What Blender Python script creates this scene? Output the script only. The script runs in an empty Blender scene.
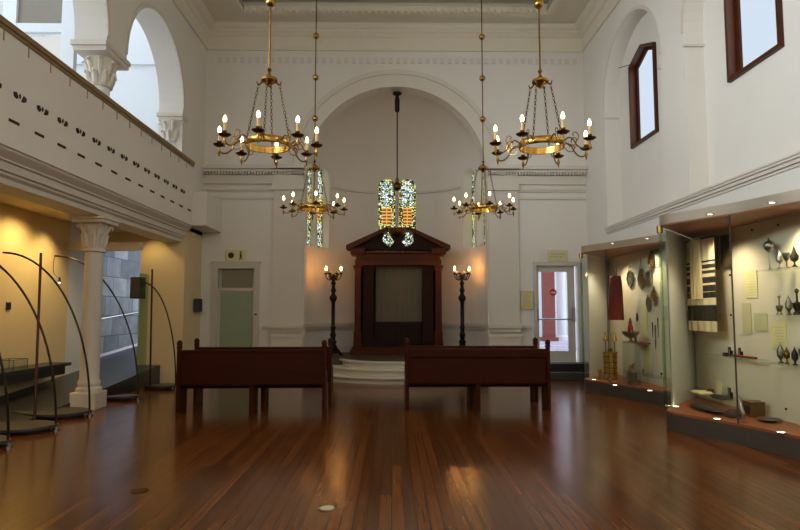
import bpy, bmesh, math, random
from mathutils import Vector, Matrix, noise
random.seed(7)
C = bpy.context.scene.collection
PI = math.pi
sc = bpy.context.scene

# ------------------------------------------------------------------ camera (27 mm on 36 mm film, eye 1.6 m)
pitch = math.atan(47/600.); yaw = math.atan(8/600.)
cam = bpy.data.cameras.new('camera'); cam.lens = 27.0; cam.sensor_width = 36.0; cam.clip_end = 200
co = bpy.data.objects.new('camera', cam); C.objects.link(co)
co.location = (0, 0, 1.6); co.rotation_euler = (PI/2+pitch, 0, -yaw)
sc.camera = co
FW = Vector((math.sin(yaw)*math.cos(pitch), math.cos(yaw)*math.cos(pitch), math.sin(pitch)))
RT = Vector((math.cos(yaw), -math.sin(yaw), 0)); UP = RT.cross(FW)
def P(x, y, axis, val):                       # where the sight line through a photo point meets a real plane of the room
    d = FW + RT*((x-400)/600.) - UP*((y-265)/600.)
    i = 'XYZ'.index(axis); o = Vector((0, 0, 1.6))
    return o + d*((val-o[i])/d[i])

# ------------------------------------------------------------------ materials
def lin(c):
    return tuple(((v/255.)/12.92 if v/255. <= .04045 else ((v/255.+.055)/1.055)**2.4) for v in c)
def base_mat(name):
    m = bpy.data.materials.new(name); m.use_nodes = True
    nt = m.node_tree; nt.nodes.clear()
    out = nt.nodes.new('ShaderNodeOutputMaterial'); return m, nt, out
def mat(name, rgb, rough=.6, metal=0., var=.08, scale=6., bump=0., spec=.5, stretch=(1, 1, 1), rgb2=None, coat=0.):
    m, nt, out = base_mat(name)
    b = nt.nodes.new('ShaderNodeBsdfPrincipled'); nt.links.new(b.outputs[0], out.inputs[0])
    b.inputs['Roughness'].default_value = rough; b.inputs['Metallic'].default_value = metal
    b.inputs['Specular IOR Level'].default_value = spec; b.inputs['Coat Weight'].default_value = coat
    c1 = lin(rgb); c2 = lin(rgb2) if rgb2 else tuple(v*(1-var*2) for v in c1)
    tc = nt.nodes.new('ShaderNodeTexCoord'); mp = nt.nodes.new('ShaderNodeMapping')
    mp.inputs['Scale'].default_value = stretch
    nt.links.new(tc.outputs['Object'], mp.inputs[0])
    n = nt.nodes.new('ShaderNodeTexNoise'); n.inputs['Scale'].default_value = scale; n.inputs['Detail'].default_value = 4
    nt.links.new(mp.outputs[0], n.inputs['Vector'])
    mx = nt.nodes.new('ShaderNodeMix'); mx.data_type = 'RGBA'
    mx.inputs['A'].default_value = (*c1, 1); mx.inputs['B'].default_value = (*c2, 1)
    nt.links.new(n.outputs['Fac'], mx.inputs['Factor']); nt.links.new(mx.outputs['Result'], b.inputs['Base Color'])
    if bump:
        bp = nt.nodes.new('ShaderNodeBump'); bp.inputs['Strength'].default_value = bump; bp.inputs['Distance'].default_value = .01
        nt.links.new(n.outputs['Fac'], bp.inputs['Height']); nt.links.new(bp.outputs[0], b.inputs['Normal'])
    return m
def emit(name, rgb, s):
    m, nt, out = base_mat(name)
    e = nt.nodes.new('ShaderNodeEmission'); e.inputs[0].default_value = (*lin(rgb), 1); e.inputs[1].default_value = s
    nt.links.new(e.outputs[0], out.inputs[0]); return m
def glass(name, tint=(235, 245, 238), refl=1.0, rough=.01):
    m, nt, out = base_mat(name)
    t = nt.nodes.new('ShaderNodeBsdfTransparent'); t.inputs[0].default_value = (*lin(tint), 1)
    g = nt.nodes.new('ShaderNodeBsdfGlossy'); g.inputs['Roughness'].default_value = rough
    lw = nt.nodes.new('ShaderNodeLayerWeight'); lw.inputs[0].default_value = .5
    pw = nt.nodes.new('ShaderNodeMath'); pw.operation = 'POWER'; pw.inputs[1].default_value = 4
    nt.links.new(lw.outputs['Facing'], pw.inputs[0])
    mm = nt.nodes.new('ShaderNodeMath'); mm.operation = 'MULTIPLY_ADD'; mm.inputs[1].default_value = .45*refl; mm.inputs[2].default_value = .018*refl
    nt.links.new(pw.outputs[0], mm.inputs[0])
    mx = nt.nodes.new('ShaderNodeMixShader'); nt.links.new(mm.outputs[0], mx.inputs[0])
    nt.links.new(t.outputs[0], mx.inputs[1]); nt.links.new(g.outputs[0], mx.inputs[2]); nt.links.new(mx.outputs[0], out.inputs[0])
    return m
def floor_mat():
    m, nt, out = base_mat('floor_boards')
    b = nt.nodes.new('ShaderNodeBsdfPrincipled'); nt.links.new(b.outputs[0], out.inputs[0])
    tc = nt.nodes.new('ShaderNodeTexCoord'); mp = nt.nodes.new('ShaderNodeMapping')
    mp.inputs['Rotation'].default_value = (0, 0, PI/2)
    nt.links.new(tc.outputs['Object'], mp.inputs[0])
    br = nt.nodes.new('ShaderNodeTexBrick'); br.offset = .37; br.offset_frequency = 2; br.squash = 1
    br.inputs['Scale'].default_value = 1; br.inputs['Brick Width'].default_value = 2.7; br.inputs['Row Height'].default_value = .098
    br.inputs['Mortar Size'].default_value = .004; br.inputs['Mortar Smooth'].default_value = .1
    br.inputs['Color1'].default_value = (*lin((140, 80, 33)), 1); br.inputs['Color2'].default_value = (*lin((98, 53, 21)), 1)
    br.inputs['Mortar'].default_value = (*lin((20, 10, 5)), 1)
    nt.links.new(mp.outputs[0], br.inputs['Vector'])
    mp2 = nt.nodes.new('ShaderNodeMapping'); mp2.inputs['Scale'].default_value = (22, .6, 1)
    nt.links.new(tc.outputs['Object'], mp2.inputs[0])
    n = nt.nodes.new('ShaderNodeTexNoise'); n.inputs['Scale'].default_value = 1.6; n.inputs['Detail'].default_value = 5
    nt.links.new(mp2.outputs[0], n.inputs['Vector'])
    mx = nt.nodes.new('ShaderNodeMix'); mx.data_type = 'RGBA'; mx.blend_type = 'MULTIPLY'; mx.inputs['Factor'].default_value = .6
    cr = nt.nodes.new('ShaderNodeValToRGB'); cr.color_ramp.elements[0].position = .3; cr.color_ramp.elements[0].color = (.42, .38, .34, 1)
    cr.color_ramp.elements[1].position = .75; cr.color_ramp.elements[1].color = (1, 1, 1, 1)
    nt.links.new(n.outputs['Fac'], cr.inputs[0]); nt.links.new(br.outputs['Color'], mx.inputs['A']); nt.links.new(cr.outputs[0], mx.inputs['B'])
    nt.links.new(mx.outputs['Result'], b.inputs['Base Color'])
    n2 = nt.nodes.new('ShaderNodeTexNoise'); n2.inputs['Scale'].default_value = 1.3; n2.inputs['Detail'].default_value = 3
    nt.links.new(tc.outputs['Object'], n2.inputs['Vector'])
    mr = nt.nodes.new('ShaderNodeMapRange'); mr.inputs['To Min'].default_value = .17; mr.inputs['To Max'].default_value = .19
    nt.links.new(n2.outputs['Fac'], mr.inputs[0]); nt.links.new(mr.outputs[0], b.inputs['Roughness'])
    b.inputs['Specular IOR Level'].default_value = .42
    bp = nt.nodes.new('ShaderNodeBump'); bp.inputs['Strength'].default_value = .3; bp.inputs['Distance'].default_value = .002
    ad = nt.nodes.new('ShaderNodeMath'); ad.operation = 'MULTIPLY_ADD'; ad.inputs[1].default_value = -2.5
    nt.links.new(br.outputs['Fac'], ad.inputs[0]); nt.links.new(n.outputs['Fac'], ad.inputs[2])
    nt.links.new(ad.outputs[0], bp.inputs['Height']); nt.links.new(bp.outputs[0], b.inputs['Normal'])
    return m
def brick_mat(name, c1, c2, mortar, w, h, rot, rough=.7, ms=.004):
    m, nt, out = base_mat(name)
    b = nt.nodes.new('ShaderNodeBsdfPrincipled'); nt.links.new(b.outputs[0], out.inputs[0]); b.inputs['Roughness'].default_value = rough
    tc = nt.nodes.new('ShaderNodeTexCoord'); sx = nt.nodes.new('ShaderNodeSeparateXYZ'); mp = nt.nodes.new('ShaderNodeCombineXYZ')
    nt.links.new(tc.outputs['Object'], sx.inputs[0]); nt.links.new(sx.outputs[1], mp.inputs[0]); nt.links.new(sx.outputs[2], mp.inputs[1])
    br = nt.nodes.new('ShaderNodeTexBrick'); br.inputs['Scale'].default_value = 1; br.inputs['Brick Width'].default_value = w
    br.inputs['Row Height'].default_value = h; br.inputs['Mortar Size'].default_value = ms
    br.inputs['Color1'].default_value = (*lin(c1), 1); br.inputs['Color2'].default_value = (*lin(c2), 1); br.inputs['Mortar'].default_value = (*lin(mortar), 1)
    nt.links.new(mp.outputs[0], br.inputs['Vector'])
    n = nt.nodes.new('ShaderNodeTexNoise'); n.inputs['Scale'].default_value = 3; n.inputs['Detail'].default_value = 6
    nt.links.new(tc.outputs['Object'], n.inputs['Vector'])
    mx = nt.nodes.new('ShaderNodeMix'); mx.data_type = 'RGBA'; mx.blend_type = 'OVERLAY'; mx.inputs['Factor'].default_value = .6
    nt.links.new(br.outputs['Color'], mx.inputs['A']); nt.links.new(n.outputs['Fac'], mx.inputs['B']); nt.links.new(mx.outputs['Result'], b.inputs['Base Color'])
    return m
def stained(name, kind, s):
    """leaded panes lit by the day outside: pattern from the pane's own coordinates"""
    m, nt, out = base_mat(name)
    tc = nt.nodes.new('ShaderNodeTexCoord')
    e = nt.nodes.new('ShaderNodeEmission'); e.inputs[1].default_value = s; nt.links.new(e.outputs[0], out.inputs[0])
    if kind == 'border':
        ck = nt.nodes.new('ShaderNodeTexVoronoi'); ck.inputs['Scale'].default_value = 24; ck.inputs['Randomness'].default_value = .2
        nt.links.new(tc.outputs['Object'], ck.inputs['Vector'])
        cols = [(20, 30, 15), (225, 225, 110), (205, 205, 120), (70, 100, 50), (240, 240, 200), (150, 60, 30), (215, 200, 80)]
    elif kind == 'rose':
        ck = nt.nodes.new('ShaderNodeTexVoronoi'); ck.inputs['Scale'].default_value = 21; ck.inputs['Randomness'].default_value = .75
        nt.links.new(tc.outputs['Object'], ck.inputs['Vector'])
        cols = [(50, 70, 50), (225, 238, 245), (250, 252, 250), (130, 180, 195), (215, 220, 170), (240, 248, 240), (150, 165, 100)]
    else:
        ck = nt.nodes.new('ShaderNodeTexVoronoi'); ck.inputs['Scale'].default_value = 14; ck.inputs['Randomness'].default_value = .6
        nt.links.new(tc.outputs['Object'], ck.inputs['Vector'])
        cols = [(150, 70, 20), (235, 150, 60), (250, 220, 130), (200, 90, 30), (225, 205, 110), (190, 110, 40), (250, 235, 190)]
    sp = nt.nodes.new('ShaderNodeSeparateColor'); nt.links.new(ck.outputs['Color'], sp.inputs[0])
    cr = nt.nodes.new('ShaderNodeValToRGB'); cr.color_ramp.interpolation = 'CONSTANT'
    el = cr.color_ramp.elements
    while len(el) < len(cols): el.new(.5)
    for k, c in enumerate(cols):
        el[k].position = k/len(cols); el[k].color = (*lin(c), 1)
    nt.links.new(sp.outputs[0], cr.inputs[0])
    # dark leads between the pieces
    v2 = nt.nodes.new('ShaderNodeTexVoronoi'); v2.feature = 'DISTANCE_TO_EDGE'
    v2.inputs['Scale'].default_value = ck.inputs['Scale'].default_value; v2.inputs['Randomness'].default_value = ck.inputs['Randomness'].default_value
    nt.links.new(tc.outputs['Object'], v2.inputs['Vector'])
    gt = nt.nodes.new('ShaderNodeMath'); gt.operation = 'GREATER_THAN'; gt.inputs[1].default_value = .1
    nt.links.new(v2.outputs['Distance'], gt.inputs[0])
    mx = nt.nodes.new('ShaderNodeMix'); mx.data_type = 'RGBA'; mx.inputs['A'].default_value = (.01, .012, .008, 1)
    nt.links.new(gt.outputs[0], mx.inputs['Factor']); nt.links.new(cr.outputs[0], mx.inputs['B']); nt.links.new(mx.outputs['Result'], e.inputs[0])
    return m
def band_mat(name, c1, bands, rough=.9):
    """cloth woven with stripes: bands = [(z0, z1, colour)] in the cloth's own height"""
    m, nt, out = base_mat(name)
    b = nt.nodes.new('ShaderNodeBsdfPrincipled'); nt.links.new(b.outputs[0], out.inputs[0]); b.inputs['Roughness'].default_value = rough
    tc = nt.nodes.new('ShaderNodeTexCoord'); sx = nt.nodes.new('ShaderNodeSeparateXYZ'); nt.links.new(tc.outputs['Object'], sx.inputs[0])
    prev = None
    for z0, z1, c in bands:
        a = nt.nodes.new('ShaderNodeMath'); a.operation = 'COMPARE'; a.inputs[1].default_value = (z0+z1)/2; a.inputs[2].default_value = (z1-z0)/2
        nt.links.new(sx.outputs[2], a.inputs[0])
        mx = nt.nodes.new('ShaderNodeMix'); mx.data_type = 'RGBA'; mx.inputs['A'].default_value = (*lin(c1), 1); mx.inputs['B'].default_value = (*lin(c), 1)
        if prev: nt.links.new(prev, mx.inputs['A'])
        nt.links.new(a.outputs[0], mx.inputs['Factor']); prev = mx.outputs['Result']
    nt.links.new(prev, b.inputs['Base Color']); return m

M = {}
M['plaster'] = mat('white_plaster', (231, 225, 215), .8, var=.03, scale=1.2)
M['trim'] = mat('painted_moulding', (220, 211, 197), .6, var=.03, scale=3)
M['ceil'] = mat('ceiling_paint', (230, 221, 200), .8, var=.03)
M['aisle'] = mat('aisle_plaster', (226, 205, 160), .8, var=.03, scale=1.5)
M['gallerywhite'] = mat('gallery_white', (226, 230, 232), .7, var=.02)
M['paintwood'] = mat('painted_wood', (205, 198, 186), .45, var=.04)
M['floor'] = floor_mat()
M['slate'] = mat('dark_slate', (48, 50, 54), .35, var=.25, scale=5)
M['stone'] = brick_mat('grey_stone', (140, 146, 148), (84, 92, 98), (70, 76, 80), .8, .5, 'yz', ms=.012)
M['marble'] = mat('white_marble', (225, 220, 205), .35, var=.07, scale=3, stretch=(1, 1, 3))
M['boards'] = mat('platform_boards', (86, 72, 60), .5, var=.2, stretch=(1, 12, 1))
M['mahog'] = mat('mahogany', (94, 44, 13), .45, var=.3, scale=4, stretch=(3, 3, .5), spec=.14)
M['mahogdk'] = mat('dark_mahogany', (54, 23, 8), .5, var=.3, scale=4, stretch=(3, 3, .5), spec=.12)
M['pew'] = mat('pew_wood', (74, 28, 8), .45, var=.3, scale=4, stretch=(.6, 3, 5), spec=.12)
M['winwood'] = mat('window_wood', (86, 40, 16), .45, spec=.25, var=.25, scale=5, stretch=(4, 4, .7))
M['brassarm'] = mat('arm_brass', (168, 130, 66), .32, 1., var=.25, scale=20)
M['brass'] = mat('brass', (174, 136, 68), .27, 1., var=.15, scale=9)
M['brassdk'] = mat('aged_brass', (120, 88, 40), .38, 1., var=.3, scale=20)
M['fascia'] = mat('brushed_brass', (198, 190, 172), .34, .85, var=.06, scale=8, stretch=(1, 1, 8))
M['bronze'] = mat('black_bronze', (38, 30, 24), .4, .6, var=.25, scale=20)
M['candle'] = mat('ivory_sleeve', (226, 190, 130), .6, var=.06)
M['bulb'] = emit('lit_bulb', (255, 218, 160), 18.)
M['flame'] = emit('lit_flame', (255, 172, 82), 130.)
M['black'] = mat('black_plastic', (24, 22, 22), .5, var=.1)
M['steel'] = mat('dark_steel', (62, 54, 46), .35, .85, var=.15, scale=14)
M['redsteel'] = mat('reddish_steel', (84, 40, 34), .4, .7, var=.15)
M['chrome'] = mat('polished_steel', (190, 190, 190), .2, 1., var=.05)
M['plategrey'] = mat('plate_grey', (74, 70, 66), .45, .2, var=.12)
M['plinth'] = mat('plinth_grey', (74, 66, 56), .5, var=.1)
M['deck'] = mat('deck_wood', (150, 84, 46), .45, var=.15, stretch=(1, 6, 1))
M['soffitwood'] = mat('soffit_wood', (146, 92, 58), .5, var=.1, stretch=(1, 6, 1))
M['endgrey'] = mat('pale_grey_board', (206, 208, 202), .6, var=.02)
M['cream'] = mat('cream_board', (214, 200, 174), .8, var=.03)
M['glass'] = glass('case_glass', (250, 253, 250))
M['glassgreen'] = glass('green_glass', (222, 238, 226))
M['acrylic'] = glass('acrylic', (246, 248, 247), 1.6)
M['doorgreen'] = mat('green_frosted_glass', (156, 170, 142), .3, var=.05, scale=2)
M['skypane'] = emit('frosted_window', (206, 220, 236), 1.0)
M['transom'] = mat('transom_glass', (140, 132, 116), .3, var=.05)
M['paper'] = mat('cream_paper', (222, 208, 150), .8, var=.05)
M['paperdk'] = mat('aged_paper', (196, 186, 140), .8, var=.08)
M['signcream'] = mat('sign_cream', (222, 212, 160), .6, var=.03)
M['signtext'] = mat('sign_dark', (58, 54, 36), .7)
M['gold'] = mat('gold', (222, 172, 74), .34, .9, rgb2=(96, 62, 22), scale=42, bump=.8)
M['silver'] = mat('silver', (190, 184, 172), .28, 1., var=.3, scale=40, bump=.5)
M['silverdk'] = mat('tarnished_silver', (158, 148, 128), .38, .9, var=.4, scale=40, bump=.6)
M['pewter'] = mat('dark_pewter', (62, 56, 52), .4, .8, var=.2)
M['velvet'] = mat('red_velvet', (120, 30, 18), .9, var=.3, scale=5)
M['redcloth'] = mat('red_lining', (140, 46, 22), .8, var=.2)
M['curtain'] = mat('ark_curtain', (112, 104, 86), .9, var=.06, stretch=(8, 1, .3), scale=4)
M['dark'] = mat('dark_hollow', (30, 20, 14), .9)
M['scarf'] = mat('olive_cloth', (72, 58, 36), .9, var=.15)
M['scarfgrey'] = mat('grey_cloth', (128, 122, 108), .9, var=.1)
M['brownobj'] = mat('brown_leather', (58, 38, 26), .6, var=.3)
M['boxwood'] = mat('box_wood', (120, 84, 46), .6, var=.3)
M['uplight'] = emit('light_disc', (255, 232, 190), 8.)
M['bluecover'] = mat('blue_cover', (96, 140, 190), .6)
M['vent'] = mat('vent_dark', (52, 36, 20), .9)
M['copingpale'] = mat('coping_pale', (176, 158, 128), .6)
M['coping'] = mat('coping_tan', (150, 122, 78), .5, var=.15, stretch=(1, 3, 1))
M['outwhite'] = mat('outside_white', (225, 222, 232), .8)
M['outred'] = mat('outside_red', (132, 66, 60), .7, var=.15)
M['outground'] = mat('outside_paving', (205, 200, 216), .8, var=.05)
M['red'] = mat('sign_red', (205, 30, 36), .5)
M['white'] = mat('sign_white', (240, 240, 240), .5)
M['tallit'] = band_mat('striped_wool', (226, 206, 166), [(z, z+h, (30, 26, 22)) for z, h in ((.015, .235), (.354, .086), (.446, .094), (.57, .09), (.71, .045), (.785, .06), (.875, .03))])
M['tallitplain'] = mat('cream_wool', (222, 196, 150), .9, var=.1)
M['st_text2'] = emit('amber_glass', (236, 196, 110), .9)
M['st_text'] = emit('orange_glass', (176, 66, 16), .8)
for k, s in (('border', 1.35), ('rose', 1.5)): M['st_'+k] = stained('stained_'+k, k, s)

# ------------------------------------------------------------------ mesh builder
class MB:
    def __init__(s): s.v = []; s.f = []
    def add(s, vs, fs):
        n = len(s.v); s.v += [tuple(v) for v in vs]; s.f += [tuple(i+n for i in f) for f in fs]; return s
    def box(s, x0, x1, y0, y1, z0, z1):
        v = [(x, y, z) for x in (x0, x1) for y in (y0, y1) for z in (z0, z1)]
        return s.add(v, [(0, 1, 3, 2), (4, 6, 7, 5), (0, 4, 5, 1), (2, 3, 7, 6), (0, 2, 6, 4), (1, 5, 7, 3)])
    def obox(s, c, size, mtx=None):
        b = MB().box(-size[0]/2, size[0]/2, -size[1]/2, size[1]/2, -size[2]/2, size[2]/2)
        m = Matrix.Translation(Vector(c)) @ (mtx.to_4x4() if mtx else Matrix())
        return s.add([m @ Vector(v) for v in b.v], b.f)
    def prism(s, poly, axis, a, b):
        def mk(p, t):
            return {'X': (t, p[0], p[1]), 'Y': (p[0], t, p[1]), 'Z': (p[0], p[1], t)}[axis]
        n = len(poly)
        return s.add([mk(p, a) for p in poly]+[mk(p, b) for p in poly],
                     [tuple(range(n)), tuple(range(2*n-1, n-1, -1))]+[(i, (i+1) % n, n+(i+1) % n, n+i) for i in range(n)])
    def ring(s, outer, inner, axis, a, b):
        def mk(p, t):
            return {'X': (t, p[0], p[1]), 'Y': (p[0], t, p[1]), 'Z': (p[0], p[1], t)}[axis]
        n = len(outer)
        vs = [mk(p, a) for p in outer]+[mk(p, a) for p in inner]+[mk(p, b) for p in outer]+[mk(p, b) for p in inner]
        fs = []
        for i in range(n):
            j = (i+1) % n
            fs += [(i, j, n+j, n+i), (2*n+i, 3*n+i, 3*n+j, 2*n+j), (i, 2*n+i, 2*n+j, j), (n+i, n+j, 3*n+j, 3*n+i)]
        return s.add(vs, fs)
    def strip(s, outer, inner, axis, a, b):    # open band between two polylines, thick a..b
        def mk(p, t):
            return {'X': (t, p[0], p[1]), 'Y': (p[0], t, p[1]), 'Z': (p[0], p[1], t)}[axis]
        n = len(outer)
        vs = [mk(p, a) for p in outer]+[mk(p, a) for p in inner]+[mk(p, b) for p in outer]+[mk(p, b) for p in inner]
        fs = []
        for i in range(n-1):
            j = i+1
            fs += [(i, j, n+j, n+i), (2*n+i, 3*n+i, 3*n+j, 2*n+j), (i, 2*n+i, 2*n+j, j), (n+i, n+j, 3*n+j, 3*n+i)]
        fs += [(0, n, 3*n, 2*n), (n-1, 3*n-1, 4*n-1, 2*n-1)]
        return s.add(vs, fs)
    def tube(s, pts, r, seg=8, flat=None):
        pts = [Vector(p) for p in pts]; n = len(pts)
        rs = r if isinstance(r, (list, tuple)) else [r]*n
        t0 = (pts[1]-pts[0]).normalized()
        up = Vector((0, 0, 1)) if abs(t0.z) < .9 else Vector((1, 0, 0))
        nrm = t0.cross(up).normalized(); vs = []; fs = []
        for i, p in enumerate(pts):
            t = (pts[min(i+1, n-1)]-pts[max(i-1, 0)]).normalized()
            nrm = (nrm-t*nrm.dot(t)).normalized(); bn = t.cross(nrm)
            for k in range(seg):
                a = 2*PI*k/seg
                vs.append(p+(nrm*math.cos(a)+bn*math.sin(a))*rs[i])
        for i in range(n-1):
            for k in range(seg):
                k2 = (k+1) % seg
                fs.append((i*seg+k, i*seg+k2, (i+1)*seg+k2, (i+1)*seg+k))
        fs += [tuple(range(seg-1, -1, -1)), tuple(range((n-1)*seg, n*seg))]
        return s.add(vs, fs)
    def lathe(s, prof, c=(0, 0, 0), seg=20, sq=None):
        vs = []; fs = []; n = len(prof)
        for r, z in prof:
            for k in range(seg):
                a = 2*PI*k/seg
                vs.append((c[0]+r*math.cos(a), c[1]+r*math.sin(a), c[2]+z))
        for i in range(n-1):
            for k in range(seg):
                k2 = (k+1) % seg
                fs.append((i*seg+k, i*seg+k2, (i+1)*seg+k2, (i+1)*seg+k))
        if prof[0] != prof[-1]: fs += [tuple(range(seg-1, -1, -1)), tuple(range((n-1)*seg, n*seg))]
        return s.add(vs, fs)
    def ball(s, c, r, seg=12, rings=8):
        rx = r if isinstance(r, (tuple, list)) else (r, r, r)
        vs = [(c[0], c[1], c[2]-rx[2])]; fs = []
        for i in range(1, rings):
            a = -PI/2+PI*i/rings
            for k in range(seg):
                t = 2*PI*k/seg
                vs.append((c[0]+rx[0]*math.cos(a)*math.cos(t), c[1]+rx[1]*math.cos(a)*math.sin(t), c[2]+rx[2]*math.sin(a)))
        vs.append((c[0], c[1], c[2]+rx[2])); top = len(vs)-1
        for k in range(seg):
            k2 = (k+1) % seg
            fs.append((0, 1+k2, 1+k)); fs.append((top, 1+(rings-2)*seg+k, 1+(rings-2)*seg+k2))
            for i in range(rings-2):
                fs.append((1+i*seg+k, 1+i*seg+k2, 1+(i+1)*seg+k2, 1+(i+1)*seg+k))
        return s.add(vs, fs)
    def torus(s, c, R, r, mtx=None, seg=10, sides=5, scale=(1, 1)):
        vs = []; fs = []; mtx = mtx or Matrix.Identity(3)
        for i in range(seg):
            a = 2*PI*i/seg
            for k in range(sides):
                b = 2*PI*k/sides
                p = Vector(((R+r*math.cos(b))*math.cos(a)*scale[0], (R+r*math.cos(b))*math.sin(a)*scale[1], r*math.sin(b)))
                vs.append(Vector(c)+mtx @ p)
        for i in range(seg):
            for k in range(sides):
                i2 = (i+1) % seg; k2 = (k+1) % sides
                fs.append((i*sides+k, i2*sides+k, i2*sides+k2, i*sides+k2))
        return s.add(vs, fs)
    def mesh(s, name):
        me = bpy.data.meshes.new(name); me.from_pydata(s.v, [], s.f)
        bm = bmesh.new(); bm.from_mesh(me); bmesh.ops.recalc_face_normals(bm, faces=bm.faces); bm.to_mesh(me); bm.free()
        return me
def obj(name, mb, m, parent=None, smooth=False, bevel=0., loc=None):
    me = mb.mesh(name); me.materials.append(M[m] if isinstance(m, str) else m)
    if smooth:
        me.polygons.foreach_set('use_smooth', [True]*len(me.polygons)); me.set_sharp_from_angle(angle=math.radians(40))
    o = bpy.data.objects.new(name, me); C.objects.link(o)
    if parent: o.parent = parent
    if loc: o.location = loc
    if bevel:
        b = o.modifiers.new('edge', 'BEVEL'); b.width = bevel; b.segments = 2; b.limit_method = 'ANGLE'
    return o
def tag(o, label, cat, group=None):
    o['label'] = label; o['category'] = cat
    if group: o['group'] = group
    return o
def thing(name, label, cat, loc=(0, 0, 0), rotz=0, group=None):
    o = bpy.data.objects.new(name, None); C.objects.link(o); o.location = loc; o.rotation_euler = (0, 0, rotz)
    o.empty_display_size = .1
    return tag(o, label, cat, group)
def struct(name, mb, m, parent=None, **k):
    o = obj(name, mb, m, parent, **k)
    if not parent: o['kind'] = 'structure'
    return o
def copy_tree(o, parent=None):
    c = o.copy(); C.objects.link(c)
    if parent: c.parent = parent
    for ch in list(o.children): copy_tree(ch, c)
    return c
def cut(o, mbs):
    for i, mb in enumerate(mbs):
        c = bpy.data.objects.new('cutter', mb.mesh('cutter')); C.objects.link(c); c.parent = o.parent
        md = o.modifiers.new('hole', 'BOOLEAN'); md.operation = 'DIFFERENCE'; md.solver = 'EXACT'; md.object = c
        dg = bpy.context.evaluated_depsgraph_get()
        me = bpy.data.meshes.new_from_object(o.evaluated_get(dg)); o.modifiers.remove(md)
        old = o.data; o.data = me; bpy.data.meshes.remove(old); me.name = o.name
        bpy.data.objects.remove(c)
    return o
def arc(cx, cy, r, a0, a1, n, ry=None):
    return [(cx+r*math.cos(a0+(a1-a0)*i/n), cy+(ry or r)*math.sin(a0+(a1-a0)*i/n)) for i in range(n+1)]
def arched(c, w, z0, zs, n=32):               # outline of an opening with a round head
    return [(c-w, z0), (c+w, z0)]+arc(c, zs, w, 0, PI, n)
def catmull(pts, n=8):
    pts = [Vector(p) for p in pts]; q = [pts[0]*2-pts[1]]+pts+[pts[-1]*2-pts[-2]]; out = []
    for i in range(1, len(q)-2):
        for k in range(n):
            t = k/n
            out.append(.5*((2*q[i])+(q[i+1]-q[i-1])*t+(2*q[i-1]-5*q[i]+4*q[i+1]-q[i+2])*t*t+(3*q[i]-q[i-1]-3*q[i+1]+q[i+2])*t*t*t))
    return out+[pts[-1]]

XL, XR, YB, ZC = -4.76, 4.93, 15.0, 8.95
CX = .1                                        # the hall's axis

# ================================================================== SETTING
struct('floor', MB().box(-5.25, XR, -4, 15.6, -.1, 0), 'floor')
struct('floor_aisle', MB().box(-6.9, -5.25, -4, 8.3, -.1, 0), 'slate')
rz = lambda y: .0737*(y-8.3)
struct('ramp', MB().prism([(8.3, -.1), (20, -.1), (20, rz(20)), (8.3, 0)], 'X', -7.4, -5.25), 'slate')

# back wall with the apse arch and a door opening
bw = struct('wall_back', MB().box(-5.9, 5.7, YB, 15.4, -.05, 9.6), 'plaster')
ZS = 5.05
cut(bw, [MB().prism(arched(CX, 2.3, -.3, ZS), 'Y', 14.8, 15.6), MB().box(3.6, 4.78, 14.8, 15.6, .36, 2.83), MB().box(-4.34, -3.42, 14.8, 15.12, -.2, 2.68)])
# archivolt of the great arch
o_ = arc(CX, ZS, 2.68, 0, PI, 40); i_ = arc(CX, ZS, 2.3, 0, PI, 40)
struct('trim_1', MB().strip(o_, i_, 'Y', 14.94, 15.05).strip(arc(CX, ZS, 2.74, 0, PI, 40), arc(CX, ZS, 2.62, 0, PI, 40), 'Y', 14.9, 15.05), 'trim')

# apse: half-drum and half-dome behind the arch
AR, AY = 2.4, 15.4
ap = MB(); n = 48; vs = []; fs = []
hts = [0, 5.6]
def apt(r, a, z): return (CX-r*math.cos(a), AY+r*math.sin(a), z)
rows = []
for r in (AR, AR+.3):
    row = []
    prof = [(r, 0), (r, 2.0), (r, 5.6)]+[((r)*math.cos(t*PI/2/10), 5.6+(1.85+r-AR)*math.sin(t*PI/2/10)) for t in range(1, 10)]+[(.02, 5.6+1.85+r-AR)]
    for rr, z in prof:
        row.append([len(vs)+k for k in range(n+1)])
        vs += [apt(rr, PI*k/n, z) for k in range(n+1)]
    rows.append(row)
for row in rows:
    for a, b in zip(row, row[1:]):
        fs += [(a[k], a[k+1], b[k+1], b[k]) for k in range(n)]
ri, ro = rows
for e in (0, n):
    for a in range(len(ri)-1): fs.append((ri[a][e], ri[a+1][e], ro[a+1][e], ro[a][e]))
fs += [(ri[0][k], ri[0][k+1], ro[0][k+1], ro[0][k]) for k in range(n)]
fs += [(ri[-1][k], ri[-1][k+1], ro[-1][k+1], ro[-1][k]) for k in range(n)]
apse = struct('wall_apse', ap.add(vs, fs), 'plaster', smooth=True)
WANG = (0, PI*66/180, -PI*66/180)              # three pairs of tablet windows: straight ahead and on both flanks
def wpos(th, u, v, z):                         # u along the wall, v outward from the apse centre
    d = Vector((-math.sin(th), math.cos(th), 0)); t = Vector((math.cos(th), math.sin(th), 0))
    return Vector((CX+.05, AY, 0))+t*u+d*v+Vector((0, 0, z))
cuts = []
for th in WANG:
    for s in (-1, 1):
        c0 = .31*s
        pl = arched(c0, .26, 3.38, 5.37, 14)
        mb = MB(); nn = len(pl)
        mb.add([wpos(th, u, 1.9, z) for u, z in pl]+[wpos(th, u, 3.1, z) for u, z in pl],
               [tuple(range(nn)), tuple(range(2*nn-1, nn-1, -1))]+[(i, (i+1) % nn, nn+(i+1) % nn, nn+i) for i in range(nn)])
        cuts.append(mb)
cut(apse, cuts)
apse.data.set_sharp_from_angle(angle=math.radians(35))
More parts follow.
